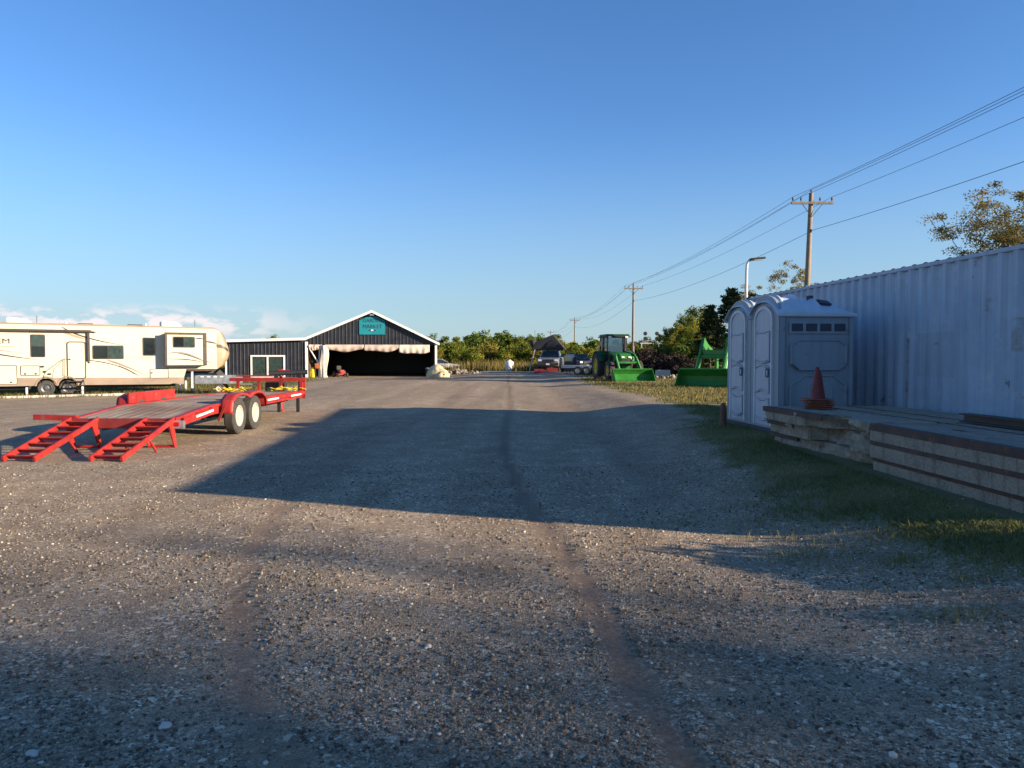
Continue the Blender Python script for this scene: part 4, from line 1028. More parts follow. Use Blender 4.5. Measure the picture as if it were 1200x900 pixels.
b = MB(); b.lathe([(0, 0), (.22, 0), (.28, .72), (.27, .72), (0, .70)], n=16); b.build('bin_body', 'dark_metal', t); b = MB(); b.lathe([(.30, .72), (.29, .76), (.1, .82), (0, .82)], n=16); b.build('lid', 'potty', t)
# tan tarp lump and rubble beside the barn
def lump(name, mat, c, sx_, sy_, sz_, seed, label, cat, kind=None, n=28):
    b = MB(); bmesh.ops.create_icosphere(b.bm, subdivisions=4, radius=1.)
    for v in b.bm.verts:
        p = v.co; k = .72 + .5 * float(fbm(p.x * 1.7 + seed, p.y * 1.7 + p.z * 1.3, seed)) + .12 * float(vnoise(p.x * 6 + seed, p.z * 6 + p.y * 5, seed))
        v.co = Vector((p.x * k * sx_, p.y * k * sy_, max(-.05, p.z * k * sz_)))
    return tag(b.build(name, mat, loc=c, smooth=50), label, cat, kind=kind)
lump('tarp_bundle', 'tarp_tan', (-6.2, 61.4, -.08), .85, .7, .92, 4, 'straw-coloured tarp bundle lying against the right post of the barn', 'tarp')
lump('tarp_bundle', 'tarp_tan', (-5.65, 60.7, -.07), .55, .5, .42, 9, 'low crumpled straw-coloured tarp in front of the larger bundle', 'tarp')
def rocks(name, n, cx_, cy_, rx, ry, s0, s1, hgt, label, seed, mat='rock'):
    g = np.random.default_rng(seed); b = MB()
    for k in range(n):
        u, v = g.normal(0, .45, 2); s = s0 + (s1 - s0) * g.random() ** 2; hz_ = max(0, 1 - math.hypot(u, v)) * hgt * g.random() ** .5
        x, y = cx_ + u * rx, cy_ + v * ry
        r_ = bmesh.ops.create_icosphere(b.bm, subdivisions=1, radius=s, matrix=Matrix.Translation((x, y, gz(x, y) + hz_ + s * .3)) @ Euler(g.random(3) * 6).to_matrix().to_4x4() @ Matrix.Diagonal((1, .7, .6, 1)))
        for vv in r_['verts']: vv.co += Vector(g.normal(0, s * .12, 3))
    return tag(b.build(name, mat, smooth=0), label, 'rubble', kind='stuff')
rocks('rubble', 150, -5.4, 72, 1.9, 1.5, .08, .26, .45, 'heap of pale broken rubble right of the barn', 3)
rocks('rubble', 60, 10.6, 47.5, 3.0, 1.2, .06, .22, .15, 'low scatter of broken concrete between the tractor and the loader', 6)

# ------------------------------------------------------------------ fifth-wheel caravan
RA = R(33.93)
rv = thing('caravan', 'long cream fifth-wheel caravan with tan nose, dark windows and open slide-out', 'caravan', (-24.9, 36., -.42), RA)
Z0 = .42
def rz_(z): return z + Z0
b = MB(); W_ = 2.45
b.prism([(-1.9, rz_(.50)), (8.28, rz_(.40)), (8.42, rz_(.86)), (10.02, rz_(.86)), (10.02, rz_(3.06)), (9.8, rz_(3.12)), (-1.9, rz_(3.17))], 'y', 0, W_); body = b.build('body', 'cream', rv)
# tan nose cap, rounded in plan and in profile
def nose(u, v):
    a = math.pi * (u - .5)
    prof = [(.86, .10), (1.05, .48), (1.42, .78), (1.72, .86), (2.1, .80), (2.55, .62), (2.95, .40), (3.06, .12)]
    f = v * (len(prof) - 1); i = min(len(prof) - 2, int(f)); t = f - i
    z = prof[i][0] * (1 - t) + prof[i + 1][0] * t; e = prof[i][1] * (1 - t) + prof[i + 1][1] * t
    k = abs(math.cos(a)) ** .45
    return (10.0 + e * k, W_ / 2 + (W_ / 2 - .004) * (math.copysign(abs(math.sin(a)) ** .75, math.sin(a))), rz_(z))
b = MB(); b.grid(nose, 28, 28); nz_ = b.build('nose_cap', 'tan', rv, smooth=50)
b = MB()
def wshield(u, v):
    x, y, z = nose(.28 + .44 * u, .66 + .2 * v); return (x + .012, y, z + .006)
b.grid(wshield, 12, 6); b.build('nose_window', 'glass', nz_)
b = MB(); b.prism([(-1.95, rz_(3.16)), (9.85, rz_(3.11)), (10.1, rz_(3.05)), (9.85, rz_(3.19)), (-1.95, rz_(3.25))], 'y', -.02, W_ + .02); b.build('roof', 'taupe', rv)
# skirt with wheel arch
sk = [(-1.9, .10)] + [(1.87 + .40 * math.cos(math.pi - a), .06 + .42 * math.sin(a)) for a in np.linspace(.1, math.pi - .1, 12)] + [(2.36, .10)] + [(2.80 + .40 * math.cos(math.pi - a), .06 + .42 * math.sin(a)) for a in np.linspace(.1, math.pi - .1, 12)] + [(8.27, .05), (8.29, .42), (-1.9, .54)]
b = MB(); b.prism([(x, rz_(z)) for x, z in sk], 'y', -.016, -.002); b.prism([(x, rz_(z)) for x, z in sk], 'y', W_ + .002, W_ + .016); b.build('skirt', 'taupe', rv, smooth=20)
b = MB()
for c in (1.87, 2.80):
    for y in (-.03, W_ + .0):
        P = [(c - .46 * math.cos(a), y + .015, rz_(.06 + .48 * math.sin(a))) for a in np.linspace(.05, math.pi - .05, 14)]; b.path(P, .035, 6)
b.build('wheel_arch', 'taupe', rv)
b = MB(); b.box((3.2, W_ / 2, rz_(.18)), (10.0, 1.5, .5)); b.box((8.9, W_ / 2, rz_(.72)), (2.2, 1.0, .2)); b.bar((10.3, W_ / 2, rz_(.7)), (10.75, W_ / 2, rz_(.25)), .3, .3); b.build('chassis', 'black', rv)
b = MB(); b.box((9.25, W_ / 2, rz_(.80)), (1.5, W_ - .3, .10), bev=.02); b.build('nose_underside', 'rusty', rv)
for c in (1.87, 2.80):
    wheel(rv, (c, .16, rz_(-.03)), .385, .24, 'rim_alloy', rr=.66, out=1, holes=0).rotation_euler = (0, 0, -math.pi / 2)
    wheel(rv, (c, W_ - .16, rz_(-.03)), .385, .24, 'rim_alloy', rr=.66, out=1, holes=0).rotation_euler = (0, 0, math.pi / 2)
def rrect(x0, x1, z0, z1, r, n=4):
    P = []
    for cx_, cz_, a0 in ((x1 - r, z1 - r, 0), (x0 + r, z1 - r, 90), (x0 + r, z0 + r, 180), (x1 - r, z0 + r, 270)):
        for i in range(n + 1): a = R(a0 + 90 * i / n); P.append((cx_ + r * math.cos(a), cz_ + r * math.sin(a)))
    return P
def rvwin(x0, x1, z0, z1, y, div=None, parent=rv, r=.07, name='window', horiz=False):
    b = MB(); b.prism([(x, rz_(z)) for x, z in rrect(x0, x1, z0, z1, r)], 'y', y - .018, y + .01); f = b.build(name, 'brown_trim', parent, smooth=20)
    m = .045; b = MB()
    if div is None: parts = [(x0 + m, x1 - m, z0 + m, z1 - m, 'glass')]
    elif horiz: parts = [(x0 + m, x1 - m, z0 + m, div - .012, 'glass'), (x0 + m, x1 - m, div + .012, z1 - m, 'green_glass')]
    else: parts = [(x0 + m, div - .012, z0 + m, z1 - m, 'glass'), (div + .012, x1 - m, z0 + m, z1 - m, 'green_glass')]
    for a, c, d, e, mt in parts:
        b = MB(); b.prism([(x, rz_(z)) for x, z in rrect(a, c, d, e, .04)], 'y', y - .024, y - .017); b.build('pane', mt, f, smooth=20)
    return f
rvwin(1.24, 1.87, 1.52, 2.66, 0, 2.08, horiz=True)
rvwin(3.92, 5.36, 1.42, 2.14, 0, 4.62)
rvwin(6.26, 6.90, 1.60, 2.58, 0)
def outline(x0, x1, z0, z1, r, wd, y, name, mat='brown_trim', parent=rv, inner=None):
    b = MB(); P = [(x, y, rz_(z)) for x, z in rrect(x0, x1, z0, z1, r)]; P.append(P[0]); P.append(P[1])
    b.path(P, wd, 6, caps=False); o = b.build(name, mat, parent)
    return o
dfr = outline(2.80, 3.60, .44, 2.30, .10, .028, -.012, 'door')
b = MB(); b.prism([(x, rz_(z)) for x, z in rrect(2.83, 3.57, .47, 2.27, .08)], 'y', -.014, -.002); b.build('door_leaf', 'cream', dfr, smooth=20)
MB().box((2.90, -.03, rz_(1.42)), (.09, .035, .07), bev=.01).build('handle', 'black', dfr)
for x0, x1, z0, z1, lk in ((-1.0, .66, .20, 1.12, [(.42, .30)]), (.82, 1.62, .62, 1.10, [(1.0, .70), (1.44, .70)]), (6.60, 7.50, .40, .88, [(6.68, .68)])):
    h = outline(x0, x1, z0, z1, .04, .016, -.008, 'hatch')
    b = MB(); b.prism([(x, rz_(z)) for x, z in rrect(x0 + .02, x1 - .02, z0 + .02, z1 - .02, .03)], 'y', -.02, -.003); b.build('hatch_panel', 'cream', h, smooth=20)
    for lx, lz in lk: MB().box((lx, -.028, rz_(lz)), (.10, .02, .07), bev=.01).build('latch', 'black', h)
b = MB()
for bx_, bz_ in ((6.98, .78), (7.03, .70), (7.3, .78), (7.1, .69), (7.2, .69)): b.box((bx_, -.024, rz_(bz_)), (.09, .01, .03))
b.build('vent_grille', 'grey_decal', rv)
for x, z in ((1.73, 1.06), (1.82, .80), (2.02, .68)): MB().box((x, -.03, rz_(z)), (.14, .06, .09), bev=.015).build('outlet_cover', 'black', rv)
# awning
b = MB(); b.tube((-1.9, -.10, rz_(2.84)), (3.86, -.10, rz_(2.84)), .075, n=12); b.tube((3.86, -.10, rz_(2.84)), (4.08, -.10, rz_(2.80)), .03); aw = b.build('awning', 'brown_trim', rv)
b = MB(); b.box((3.74, -.07, rz_(2.1)), (.13, .10, 1.55), bev=.02); b.bar((3.74, -.07, rz_(1.35)), (3.80, -.05, rz_(1.22)), .05, .05); b.build('awning_arm', 'brown_trim', aw)
# steps and grab handle
st = MB()
for k in range(3): st.box((3.15, -.16 - .22 * k, rz_(.30 - .22 * k)), (.72, .24, .035), bev=.008)
for sx_ in (2.8, 3.5):
    st.bar((sx_, -.05, rz_(.36)), (sx_, -.62, rz_(-.18)), .03, .08); st.bar((sx_, -.55, rz_(-.10)), (sx_, -.55, rz_(-.42)), .03, .03)
st.build('entry_steps', 'black', rv)
b = MB(); b.path([(2.66, -.03, rz_(1.44)), (2.62, -.16, rz_(1.40)), (2.20, -.5, rz_(.95)), (2.12, -.55, rz_(.6)), (2.12, -.55, rz_(.42))], .018, 6); b.path([(2.70, -.03, rz_(1.46)), (2.68, -.09, rz_(1.44)), (2.66, -.09, rz_(.6)), (2.68, -.03, rz_(.58))], .018, 6); b.build('grab_rail', 'grey_decal', rv)
# slide-out
SY = -.52
b = MB(); b.prism([(7.34, rz_(1.10)), (9.26, rz_(1.10)), (9.26, rz_(2.82)), (7.34, rz_(2.82))], 'y', SY, .1); so_ = b.build('slide_out', 'cream', rv)
b = MB()
for x0, x1, z0, z1 in ((7.26, 7.38, 1.06, 2.86), (9.20, 9.38, 1.06, 2.86), (7.38, 9.20, 2.74, 2.86)): b.box(((x0 + x1) / 2, SY - .005, rz_((z0 + z1) / 2)), (x1 - x0, .05, z1 - z0), bev=.01)
b.build('slide_frame', 'brown_trim', so_)
b = MB(); b.box((8.3, SY / 2, rz_(1.06)), (1.9, .48, .05)); b.build('slide_floor', 'black', so_)
rvwin(7.66, 8.78, 2.04, 2.64, SY, 8.22, parent=so_)
def swoosh(pts, w0, w1, y, mat, parent, name='stripe'):
    b = MB(); n = 20; top = []; bot = []
    for i in range(n + 1):
        t = i / n; k = len(pts) - 1
        # Catmull-free quadratic through control points
        if k == 2:
            x = (1 - t) ** 2 * pts[0][0] + 2 * t * (1 - t) * pts[1][0] + t * t * pts[2][0]; z = (1 - t) ** 2 * pts[0][1] + 2 * t * (1 - t) * pts[1][1] + t * t * pts[2][1]
        else: x = pts[0][0] * (1 - t) + pts[1][0] * t; z = pts[0][1] * (1 - t) + pts[1][1] * t
        wd = (w0 + (w1 - w0) * t) * (.25 + .75 * math.sin(math.pi * min(1, t * .9 + .1)))
        top.append((x, rz_(z + wd / 2))); bot.append((x, rz_(z - wd / 2)))
    b.prism(top + bot[::-1], 'y', y - .006, y - .0015); return b.build(name, mat, parent, smooth=20)
swoosh([(2.6, 3.05), (3.4, 2.45), (5.4, 2.15)], .10, .05, 0, 'brown_trim', rv)
swoosh([(2.55, 2.85), (3.2, 2.55), (3.75, 2.42)], .14, .10, 0, 'tan', rv)
swoosh([(2.70, 1.42), (4.9, 1.42), (5.9, .58)], .05, .05, 0, 'brown_trim', rv)
swoosh([(4.6, 1.36), (5.2, 1.20), (6.5, .50)], .16, .06, 0, 'grey_decal', rv)
swoosh([(5.1, 1.08), (5.6, .85), (6.1, .50)], .05, .08, 0, 'brown_trim', rv)
swoosh([(-1.0, 2.05), (0, 1.85), (1.2, 1.68)], .06, .03, 0, 'grey_decal', rv)
swoosh([(-1.0, 1.90), (0, 1.60), (1.7, 1.38)], .10, .04, 0, 'brown_trim', rv)
swoosh([(7.42, 1.72), (8.1, 1.95), (9.2, 1.35)], .08, .10, SY, 'grey_decal', so_)
swoosh([(7.9, 1.72), (8.5, 1.68), (9.2, 1.30)], .04, .08, SY, 'brown_trim', so_)
swoosh([(7.42, 1.42), (8.4, 1.46), (9.2, 1.24)], .05, .06, SY, 'brown_trim', so_)
swoosh([(8.8, 2.56), (9.1, 2.55), (9.2, 2.52)], .08, .08, SY, 'brown_trim', so_)
swoosh([(9.40, 2.40), (9.8, 2.36), (10.02, 2.28)], .10, .10, 0, 'brown_trim', rv)
swoosh([(9.40, 1.30), (9.55, 1.26), (9.75, 1.22)], .05, .03, 0, 'brown_trim', rv)
swoosh([(9.40, 2.15), (9.7, 2.10), (9.98, 1.98)], .03, .03, 0, 'tan', rv)
b = MB()
def nosestripe(u, v):
    x, y, z = nose(.0 + .22 * u, .56 + .06 * v - .10 * u); n_ = Vector((x - 10, y - W_ / 2, 0)).normalized(); return (x + n_.x * .006, y + n_.y * .006, z)
b.grid(nosestripe, 10, 3); b.build('stripe', 'brown_trim', nz_)
text('EM', .36, (.14, -.012, rz_(2.30)), (R(90), 0, 0), 'brown_trim', rv, xs=1.25)
MB().box((.0, -.006, rz_(2.06)), (1.1, .008, .03)).build('stripe', 'grey_decal', rv)
text('ELITE SUITES', .15, (6.1, -.008, rz_(1.50)), (R(90), 0, 0), 'grey_decal', rv, spacing=1.45)
# roof gear
for x, l in ((.30, 1.05), (7.35, 1.0)):
    b = MB(); b.prism([(x, rz_(3.22)), (x + l, rz_(3.22)), (x + l, rz_(3.30)), (x + l * .75, rz_(3.46)), (x + .08, rz_(3.52)), (x, rz_(3.48))], 'y', .85, 1.6); b.build('roof_air_conditioner', 'plastic_white', rv, smooth=30)
for x in (3.35, 5.7): MB().box((x + .35, 1.2, rz_(3.26)), (.7, .6, .08), bev=.02).build('roof_vent', 'brown_trim', rv)
for x in (1.55, 9.0): MB().tube((x, .6, rz_(3.2)), (x, .6, rz_(3.62)), .012, n=6).build('aerial', 'black', rv)
for x in (2.8, 6.5): MB().lathe([(.06, 0), (.05, .09), (0, .1)], c=(x, .5, rz_(3.24)), n=10).build('roof_plug', 'plastic_white', rv)
# nose legs and white jacks
for y in (.3, W_ - .3): MB().box((8.75, y, rz_(.18)), (.12, .12, 1.2), bev=.01).build('landing_leg', 'steel', rv)
for x in (1.05, 3.45, 8.1): MB().box((x, .12, rz_(-.20)), (.09, .09, .44), bev=.008).build('stabiliser_jack', 'plastic_white', rv)
b = MB(); P = [(-24.9, 34.55), (-21.3, 36.95), (-18.0, 39.3)]
for a, c in zip(P[:-1], P[1:]): b.bar((a[0], a[1], gz(*a) + .02), (c[0], c[1], gz(*c) + .02), .30, .16)
tag(b.build('kerb_strip', 'concrete_curb'), 'pale concrete edging strip in front of the caravan', 'kerb')
# grey trailer parked under the nose
gt = thing('utility_trailer', 'grey utility trailer with slotted sides parked under the caravan nose', 'trailer', (-15.6, 39.4, gz(-15.6, 39.4)), R(12))
b = MB(); b.box((0, 0, .55), (2.2, 1.1, .05)); b.box((0, -.55, .76), (2.2, .04, .40)); b.box((0, .55, .76), (2.2, .04, .40)); b.box((-1.1, 0, .76), (.04, 1.1, .4)); b.build('trailer_bed', 'steel', gt)
b = MB()
for k in range(4): b.box((-.75 + .32 * k, -.575, .90), (.16, .02, .06))
b.build('side_slot', 'plastic_white', gt)
for y in (-.62, .62): wheel(gt, (.1, y, .27), .27, .16, 'rim_cream', out=1, holes=0).rotation_euler = (0, 0, math.pi / 2 * (1 if y > 0 else -1))
b = MB(); b.bar((1.1, 0, .5), (2.0, 0, .46), .08, .08); b.bar((1.1, -.4, .5), (1.7, 0, .48), .06, .06); b.bar((1.1, .4, .5), (1.7, 0, .48), .06, .06); b.bar((-1.0, -.5, 0), (-1.0, -.5, .5), .06, .06); b.build('drawbar', 'dark_metal', gt)
lump('tarp_roll', 'leaf_twig_dummy' if 0 else 'rusty', (-16.0, 39.5, gz(-16, 39.5) + .58), .7, .4, .34, 17, 'brown tarpaulin load lying in the grey trailer', 'tarp')
# ------------------------------------------------------------------ red equipment trailer with its ramps down
tr = thing('flatbed_trailer', 'red tandem-axle equipment trailer with grey plank deck and both ramps lowered', 'trailer', (-6.58, 12.5, 0))
HW, TL = .86, 7.6
def dz(y): return .50 + .12 * min(1, max(0, y) / 1.5)
b = MB()
for k in range(9):
    x0 = -HW + .055 + (2 * HW - .11) * k / 9; x1 = x0 + (2 * HW - .11) / 9 - .012
    b.prism([(0.02, dz(.02) - .045), (1.5, .575), (TL - .05, .575), (TL - .05, .62), (1.5, .62), (0.02, dz(.02))], 'x', x0, x1)
b.build('deck_planks', 'deck_wood', tr, smooth=0)
for s in (-1, 1):
    b = MB(); b.prism([(0, .34), (1.5, .45), (TL, .45), (TL, .615), (1.5, .615), (0, .495)], 'x', s * HW - .025, s * HW + .025)
    b.prism([(0, .485), (1.5, .605), (TL, .605), (TL, .635), (1.5, .635), (0, .515)], 'x', s * (HW - .02) - .05, s * (HW - .02) + .05)
    b.build('side_rail', 'red', tr, smooth=0)
    rb = MB()
    rb.bar((s * (HW + .09), .15, .46), (s * (HW + .09), 1.45, .555), .012, .07); rb.bar((s * (HW + .09), 4.35, .575), (s * (HW + .09), TL, .575), .012, .08)
    for y in (.2, .8, 1.4, 4.4, 5.4, 6.4, 7.4): rb.bar((s * HW, y, dz(y) - .06), (s * (HW + .085), y, dz(y) - .06), .06, .09)
    rr = rb.build('rub_rail', 'red', tr)
    b = MB(); b.bar((s * (HW + .099), .65, .485), (s * (HW + .099), 1.40, .545), .006, .04)
    b.bar((s * (HW + .099), 4.5, .555), (s * (HW + .099), 5.3, .555), .006, .04); b.bar((s * (HW + .099), 6.3, .555), (s * (HW + .099), 7.2, .555), .006, .04); b.build('reflective_tape', 'white', rr)
b = MB(); b.bar((-HW, 0, .42), (HW, 0, .42), .06, .17); b.box((-.05, -.035, .41), (.95, .012, .13)); b.build('rear_sill', 'red_dull', tr)
b = MB()
for y in np.arange(.5, TL, .6): b.bar((-HW + .02, y, dz(y) - .10), (HW - .02, y, dz(y) - .10), .05, .08)
b.bar((-.45, .2, .36), (-.45, TL, .42), .07, .14); b.bar((.45, .2, .36), (.45, TL, .42), .07, .14)
for y in (2.4, 3.33): b.tube((-HW - .1, y, .36), (HW + .1, y, .36), .035)
b.build('underframe', 'dark_metal', tr)
for s in (-1, 1):
    for y in (2.4, 3.33):
        w_ = wheel(tr, (s * .99, y, .36), .365, .215, 'rim_cream', rr=.58, out=s)
    # double-arched fender of folded sheet
    def fen(u, v):
        P = [(1.86, .44), (1.93, .70), (2.13, .80), (2.40, .825), (2.66, .80), (2.865, .74), (3.07, .80), (3.33, .825), (3.60, .80), (3.82, .70), (3.90, .46)]
        if s < 0: P = [(1.86, .44), (1.94, .74), (2.2, .815), (2.6, .825), (3.1, .825), (3.5, .825), (3.80, .80), (3.90, .50)]
        f = u * (len(P) - 1); i = min(len(P) - 2, int(f)); t = f - i
        return (s * (HW + .03 + .25 * v), P[i][0] * (1 - t) + P[i + 1][0] * t, P[i][1] * (1 - t) + P[i + 1][1] * t)
    b = MB(); b.grid(fen, 40, 4)
    for i in range(40):     # turned-down lip at the outer edge
        p, q_ = fen(i / 40, 1), fen((i + 1) / 40, 1); b.face([p, q_, (q_[0], q_[1] + (.0), q_[2] - .05), (p[0], p[1], p[2] - .05)])
    if s < 0: b.bar((s * (HW + .04), 1.9, .74), (s * (HW + .04), 3.86, .74), .02, .20)
    b.build('fender', 'red', tr, smooth=30, thick=.008)
    b = MB(); b.bar((s * (HW + .02), 1.82, .30), (s * (HW + .16), 1.82, .62), .04, .04); b.build('fender_stay', 'red_dull', tr)
    t_ = MB(); t_.box((s * (HW + .03), -.01, .40), (.30, .05, .14), bev=.012); ll = t_.build('lamp_bracket', 'steel' if s > 0 else 'red', tr)
    MB().box((s * (HW + .01), -.042, .41), (.17, .02, .07), bev=.006).build('tail_lamp', 'tail_red', ll)
# ramps: ladder channels with kick legs
for x0 in (-.88, .40):
    b = MB(); A, B = .49, .02
    for x in (x0, x0 + .46): b.bar((x, -.02, A), (x, -1.72, B + .03), .03, .085)
    for k in range(7):
        t = (k + .6) / 7; y = -.02 - 1.7 * t; z = A + (B + .03 - A) * t + .01
        b.bar((x0, y, z), (x0 + .46, y, z), .075, .02, up=(0, .27, 1)); b.bar((x0, y + .035, z - .025), (x0 + .46, y + .035, z - .025), .012, .05)
    rp = b.build('ramp', 'red', tr)
    for x in (x0 + .01, x0 + .45):
        MB().prism([(-.02, .47), (-.20, .40), (.0, .01), (.07, .01)], 'x', x - .012, x + .012).build('kick_leg', 'red', rp)
        MB().bar((x, -.85, .24), (x, -.62, .01), .02, .04).build('brace', 'red', rp)
    MB().bar((x0, .03, .03), (x0 + .46, .03, .03), .06, .04).build('foot_bar', 'red', rp)
MB().bar((-HW - .72, .12, .52), (-HW + .02, .10, .50), .10, .09).build('slide_bar', 'red', tr)
# headboard, drawbar, jack
b = MB()
for x in (-HW, -.3, .3, HW): b.bar((x, TL - .03, .60), (x, TL - .03, .95), .06, .07)
b.bar((-HW - .22, TL - .03, .93), (HW + .12, TL - .03, .93), .07, .09); b.bar((-HW - .05, TL - .03, 1.03), (.1, TL - .03, 1.03), .05, .04); b.build('headboard', 'red', tr)
b = MB(); b.bar((HW + .05, TL + .02, .42), (HW + .05, TL + .02, .98), .07, .09); b.build('corner_post', 'red', tr)
b = MB(); b.bar((-HW, TL, .50), (-.02, TL + 1.5, .48), .08, .14); b.bar((HW, TL, .50), (.02, TL + 1.5, .48), .08, .14); b.bar((-.6, TL + .5, .54), (.6, TL + .5, .54), .08, .08); dbr = b.build('drawbar', 'red_dull', tr)
b = MB(); b.tube((0, TL + .95, .05), (0, TL + .95, 1.12), .05); b.box((0, TL + .95, 1.14), (.16, .16, .12), bev=.03); b.tube((0, TL + .95, 1.16), (.25, TL + .95, 1.16), .015); b.lathe([(.11, 0), (.11, .02), (.05, .04)], c=(0, TL + .95, .0), n=12); b.build('jack', 'red', tr)
b = MB(); b.box((.05, TL + .35, .72), (.5, .35, .3), bev=.03); b.build('tool_box', 'dark_metal', tr)
# loose straps and a black pole on the deck
def strap(c, seed, label):
    g = np.random.default_rng(seed); b = MB()
    for k in range(9):
        p0 = np.array([c[0] + g.normal(0, .16), c[1] + g.normal(0, .12), c[2] + .02]); P = []
        for i in range(7): P.append(tuple(p0 + np.array([.09 * i - .27, g.normal(0, .05), abs(g.normal(0, .045)) + .02 * (k % 3)])))
        for a, q_ in zip(P[:-1], P[1:]): b.bar(a, q_, .05, .008)
    return tag(b.build('ratchet_strap', 'yellow', loc=(0, 0, 0)), label, 'strap')
strap((-7.25, 19.2, .625), 2, 'tangled yellow ratchet straps at the front left of the trailer deck'); strap((-5.98, 19.7, .625), 5, 'yellow ratchet straps in the front right corner of the trailer deck')
b = MB(); b.tube((-6.75, 20.5, 1.08), (-5.75, 20.8, 1.12), .065, n=12); b.box((-6.55, 20.55, .80), (.1, .1, .5)); b.box((-5.95, 20.75, .82), (.1, .1, .56)); b.box((-6.25, 20.65, .50), (.7, .14, .14)); b.box((-6.5, 20.6, .29), (.08, .08, .58)); b.box((-6.0, 20.7, .29), (.08, .08, .58))
tag(b.build('pipe_rack', 'black'), 'black pipe on a low rack just beyond the trailer headboard', 'pipe rack')

# ------------------------------------------------------------------ green loader machines
def bucket(parent, w, loc, mat='green', rot=0.):
    b = MB(); sec = [(-.80, .02), (-.30, .0), (-.06, .06), (.06, .22), (.06, .42), (-.03, .58), (-.14, .68)]
    inn = [(y - .01 if k > 1 else y, z + .022) for k, (y, z) in enumerate(sec)]; inn = [(-.80, .035), (-.30, .022), (-.07, .08), (.035, .23), (.035, .41), (-.05, .57), (-.16, .66)]
    b.prism(sec + inn[::-1], 'x', -w / 2, w / 2)
    for s in (-1, 1):
        b.prism([(-.80, .0), (-.30, -.012), (-.05, .05), (.075, .22), (.075, .43), (-.02, .60), (-.15, .70), (-.25, .66), (-.72, .10)], 'x', s * w / 2 - (.0 if s > 0 else .022), s * w / 2 + (.022 if s > 0 else 0))
    b.box((0, -.13, .70), (w, .11, .05), bev=.01)
    o = b.build('bucket', mat, parent, smooth=25, loc=loc); o.rotation_euler = (rot, 0, 0)
    MB().box((0, -.80, .012), (w, .10, .022)).build('cutting_edge', 'worn_steel', o)
    return o
tk = thing('tractor', 'green cab tractor with yellow wheels, its front loader bucket resting on the ground', 'tractor', (6.35, 45.3, gz(6.35, 45.3)), R(8))
# forward is local -y
b = MB(); b.box((0, -.6, .82), (.55, 3.0, .55), bev=.05); b.box((0, .55, .80), (.9, .8, .6), bev=.06); b.tube((-.95, .6, .84), (.95, .6, .84), .16); b.box((0, -1.75, .56), (1.3, .22, .24), bev=.04); b.build('chassis', 'dark_metal', tk)
b = MB(); b.prism([(-.25, 1.05), (-2.1, 1.02), (-2.22, 1.12), (-2.18, 1.42), (-1.9, 1.58), (-.25, 1.72)], 'x', -.36, .36); hood = b.build('hood', 'green', tk, smooth=20)
bv = hood.modifiers.new('b', 'BEVEL'); bv.width = .05; bv.segments = 3
b = MB(); b.box((0, -2.2, 1.1), (.58, .06, .42), bev=.01); b.box((-.38, -1.3, 1.2), (.02, 1.2, .28)); b.box((.38, -1.3, 1.2), (.02, 1.2, .28)); b.build('grille', 'black', hood)
for s in (-1, 1): MB().box((s * .2, -2.215, 1.38), (.2, .06, .09), bev=.02).build('headlight', 'plastic_white', hood)
MB().box((0, -1.95, .82), (.5, .4, .3), bev=.03).build('front_weight', 'green', tk)
# cab
b = MB()
cp = [(-.62, -.30), (.62, -.30), (.74, 1.05), (-.74, 1.05)]
for x, y in cp: b.bar((x, y, 1.15), (x * .93, y * .9 + .03, 2.62), .075, .075)
for x in (-.72, .72): b.bar((x, .45, 1.15), (x * .93, .45, 2.62), .06, .06)
b.box((0, .38, 1.12), (1.4, 1.4, .12), bev=.02); b.build('cab_frame', 'black', tk)
g_ = MB()
def quadz(a, c): g_.face([(a[0], a[1], 1.2), (c[0], c[1], 1.2), (c[0] * .93, c[1] * .9 + .03, 2.6), (a[0] * .93, a[1] * .9 + .03, 2.6)])
for a, c in zip(cp, cp[1:] + cp[:1]): quadz(a, c)
M['cab_glass'] = None
m, nt, out = nm('cab_glazing'); gl = N(nt, 'ShaderNodeBsdfGlossy', Roughness=.05); tp_ = N(nt, 'ShaderNodeBsdfTransparent'); tp_.inputs[0].default_value = (.30, .40, .37, 1); mx = N(nt, 'ShaderNodeMixShader'); mx.inputs[0].default_value = .2
nt.links.new(tp_.outputs[0], mx.inputs[1]); nt.links.new(gl.outputs[0], mx.inputs[2]); nt.links.new(mx.outputs[0], out.inputs[0]); M['cab_glass'] = m
g_.build('cab_window', 'cab_glass', tk, smooth=0)
b = MB(); b.box((0, .40, 2.70), (1.52, 1.75, .16), bev=.06, seg=3); rf = b.build('cab_roof', 'green_dark', tk)
b = MB(); b.box((0, .40, 2.615), (1.6, 1.85, .06), bev=.02); b.build('roof_rim', 'black', rf)
for s in (-1, 1):
    for y in (-.52,): MB().box((s * .52, y, 2.60), (.2, .06, .10), bev=.02).build('work_lamp', 'plastic_white', rf)
b = MB(); b.box((0, .55, 1.42), (.5, .5, .14), bev=.05); b.box((0, .82, 1.75), (.48, .14, .6), bev=.05); b.build('seat', 'black', tk)
b = MB(); b.tube((0, -.12, 1.3), (0, .12, 1.72), .025); b.lathe([(.17, 0), (.2, .02), (.17, .04)], c=(0, .12, 1.72), n=16); b.build('steering_wheel', 'black', tk)
b = MB(); b.tube((.44, -.42, 1.5), (.44, -.42, 2.55), .05, n=10); b.build('exhaust', 'black', tk)
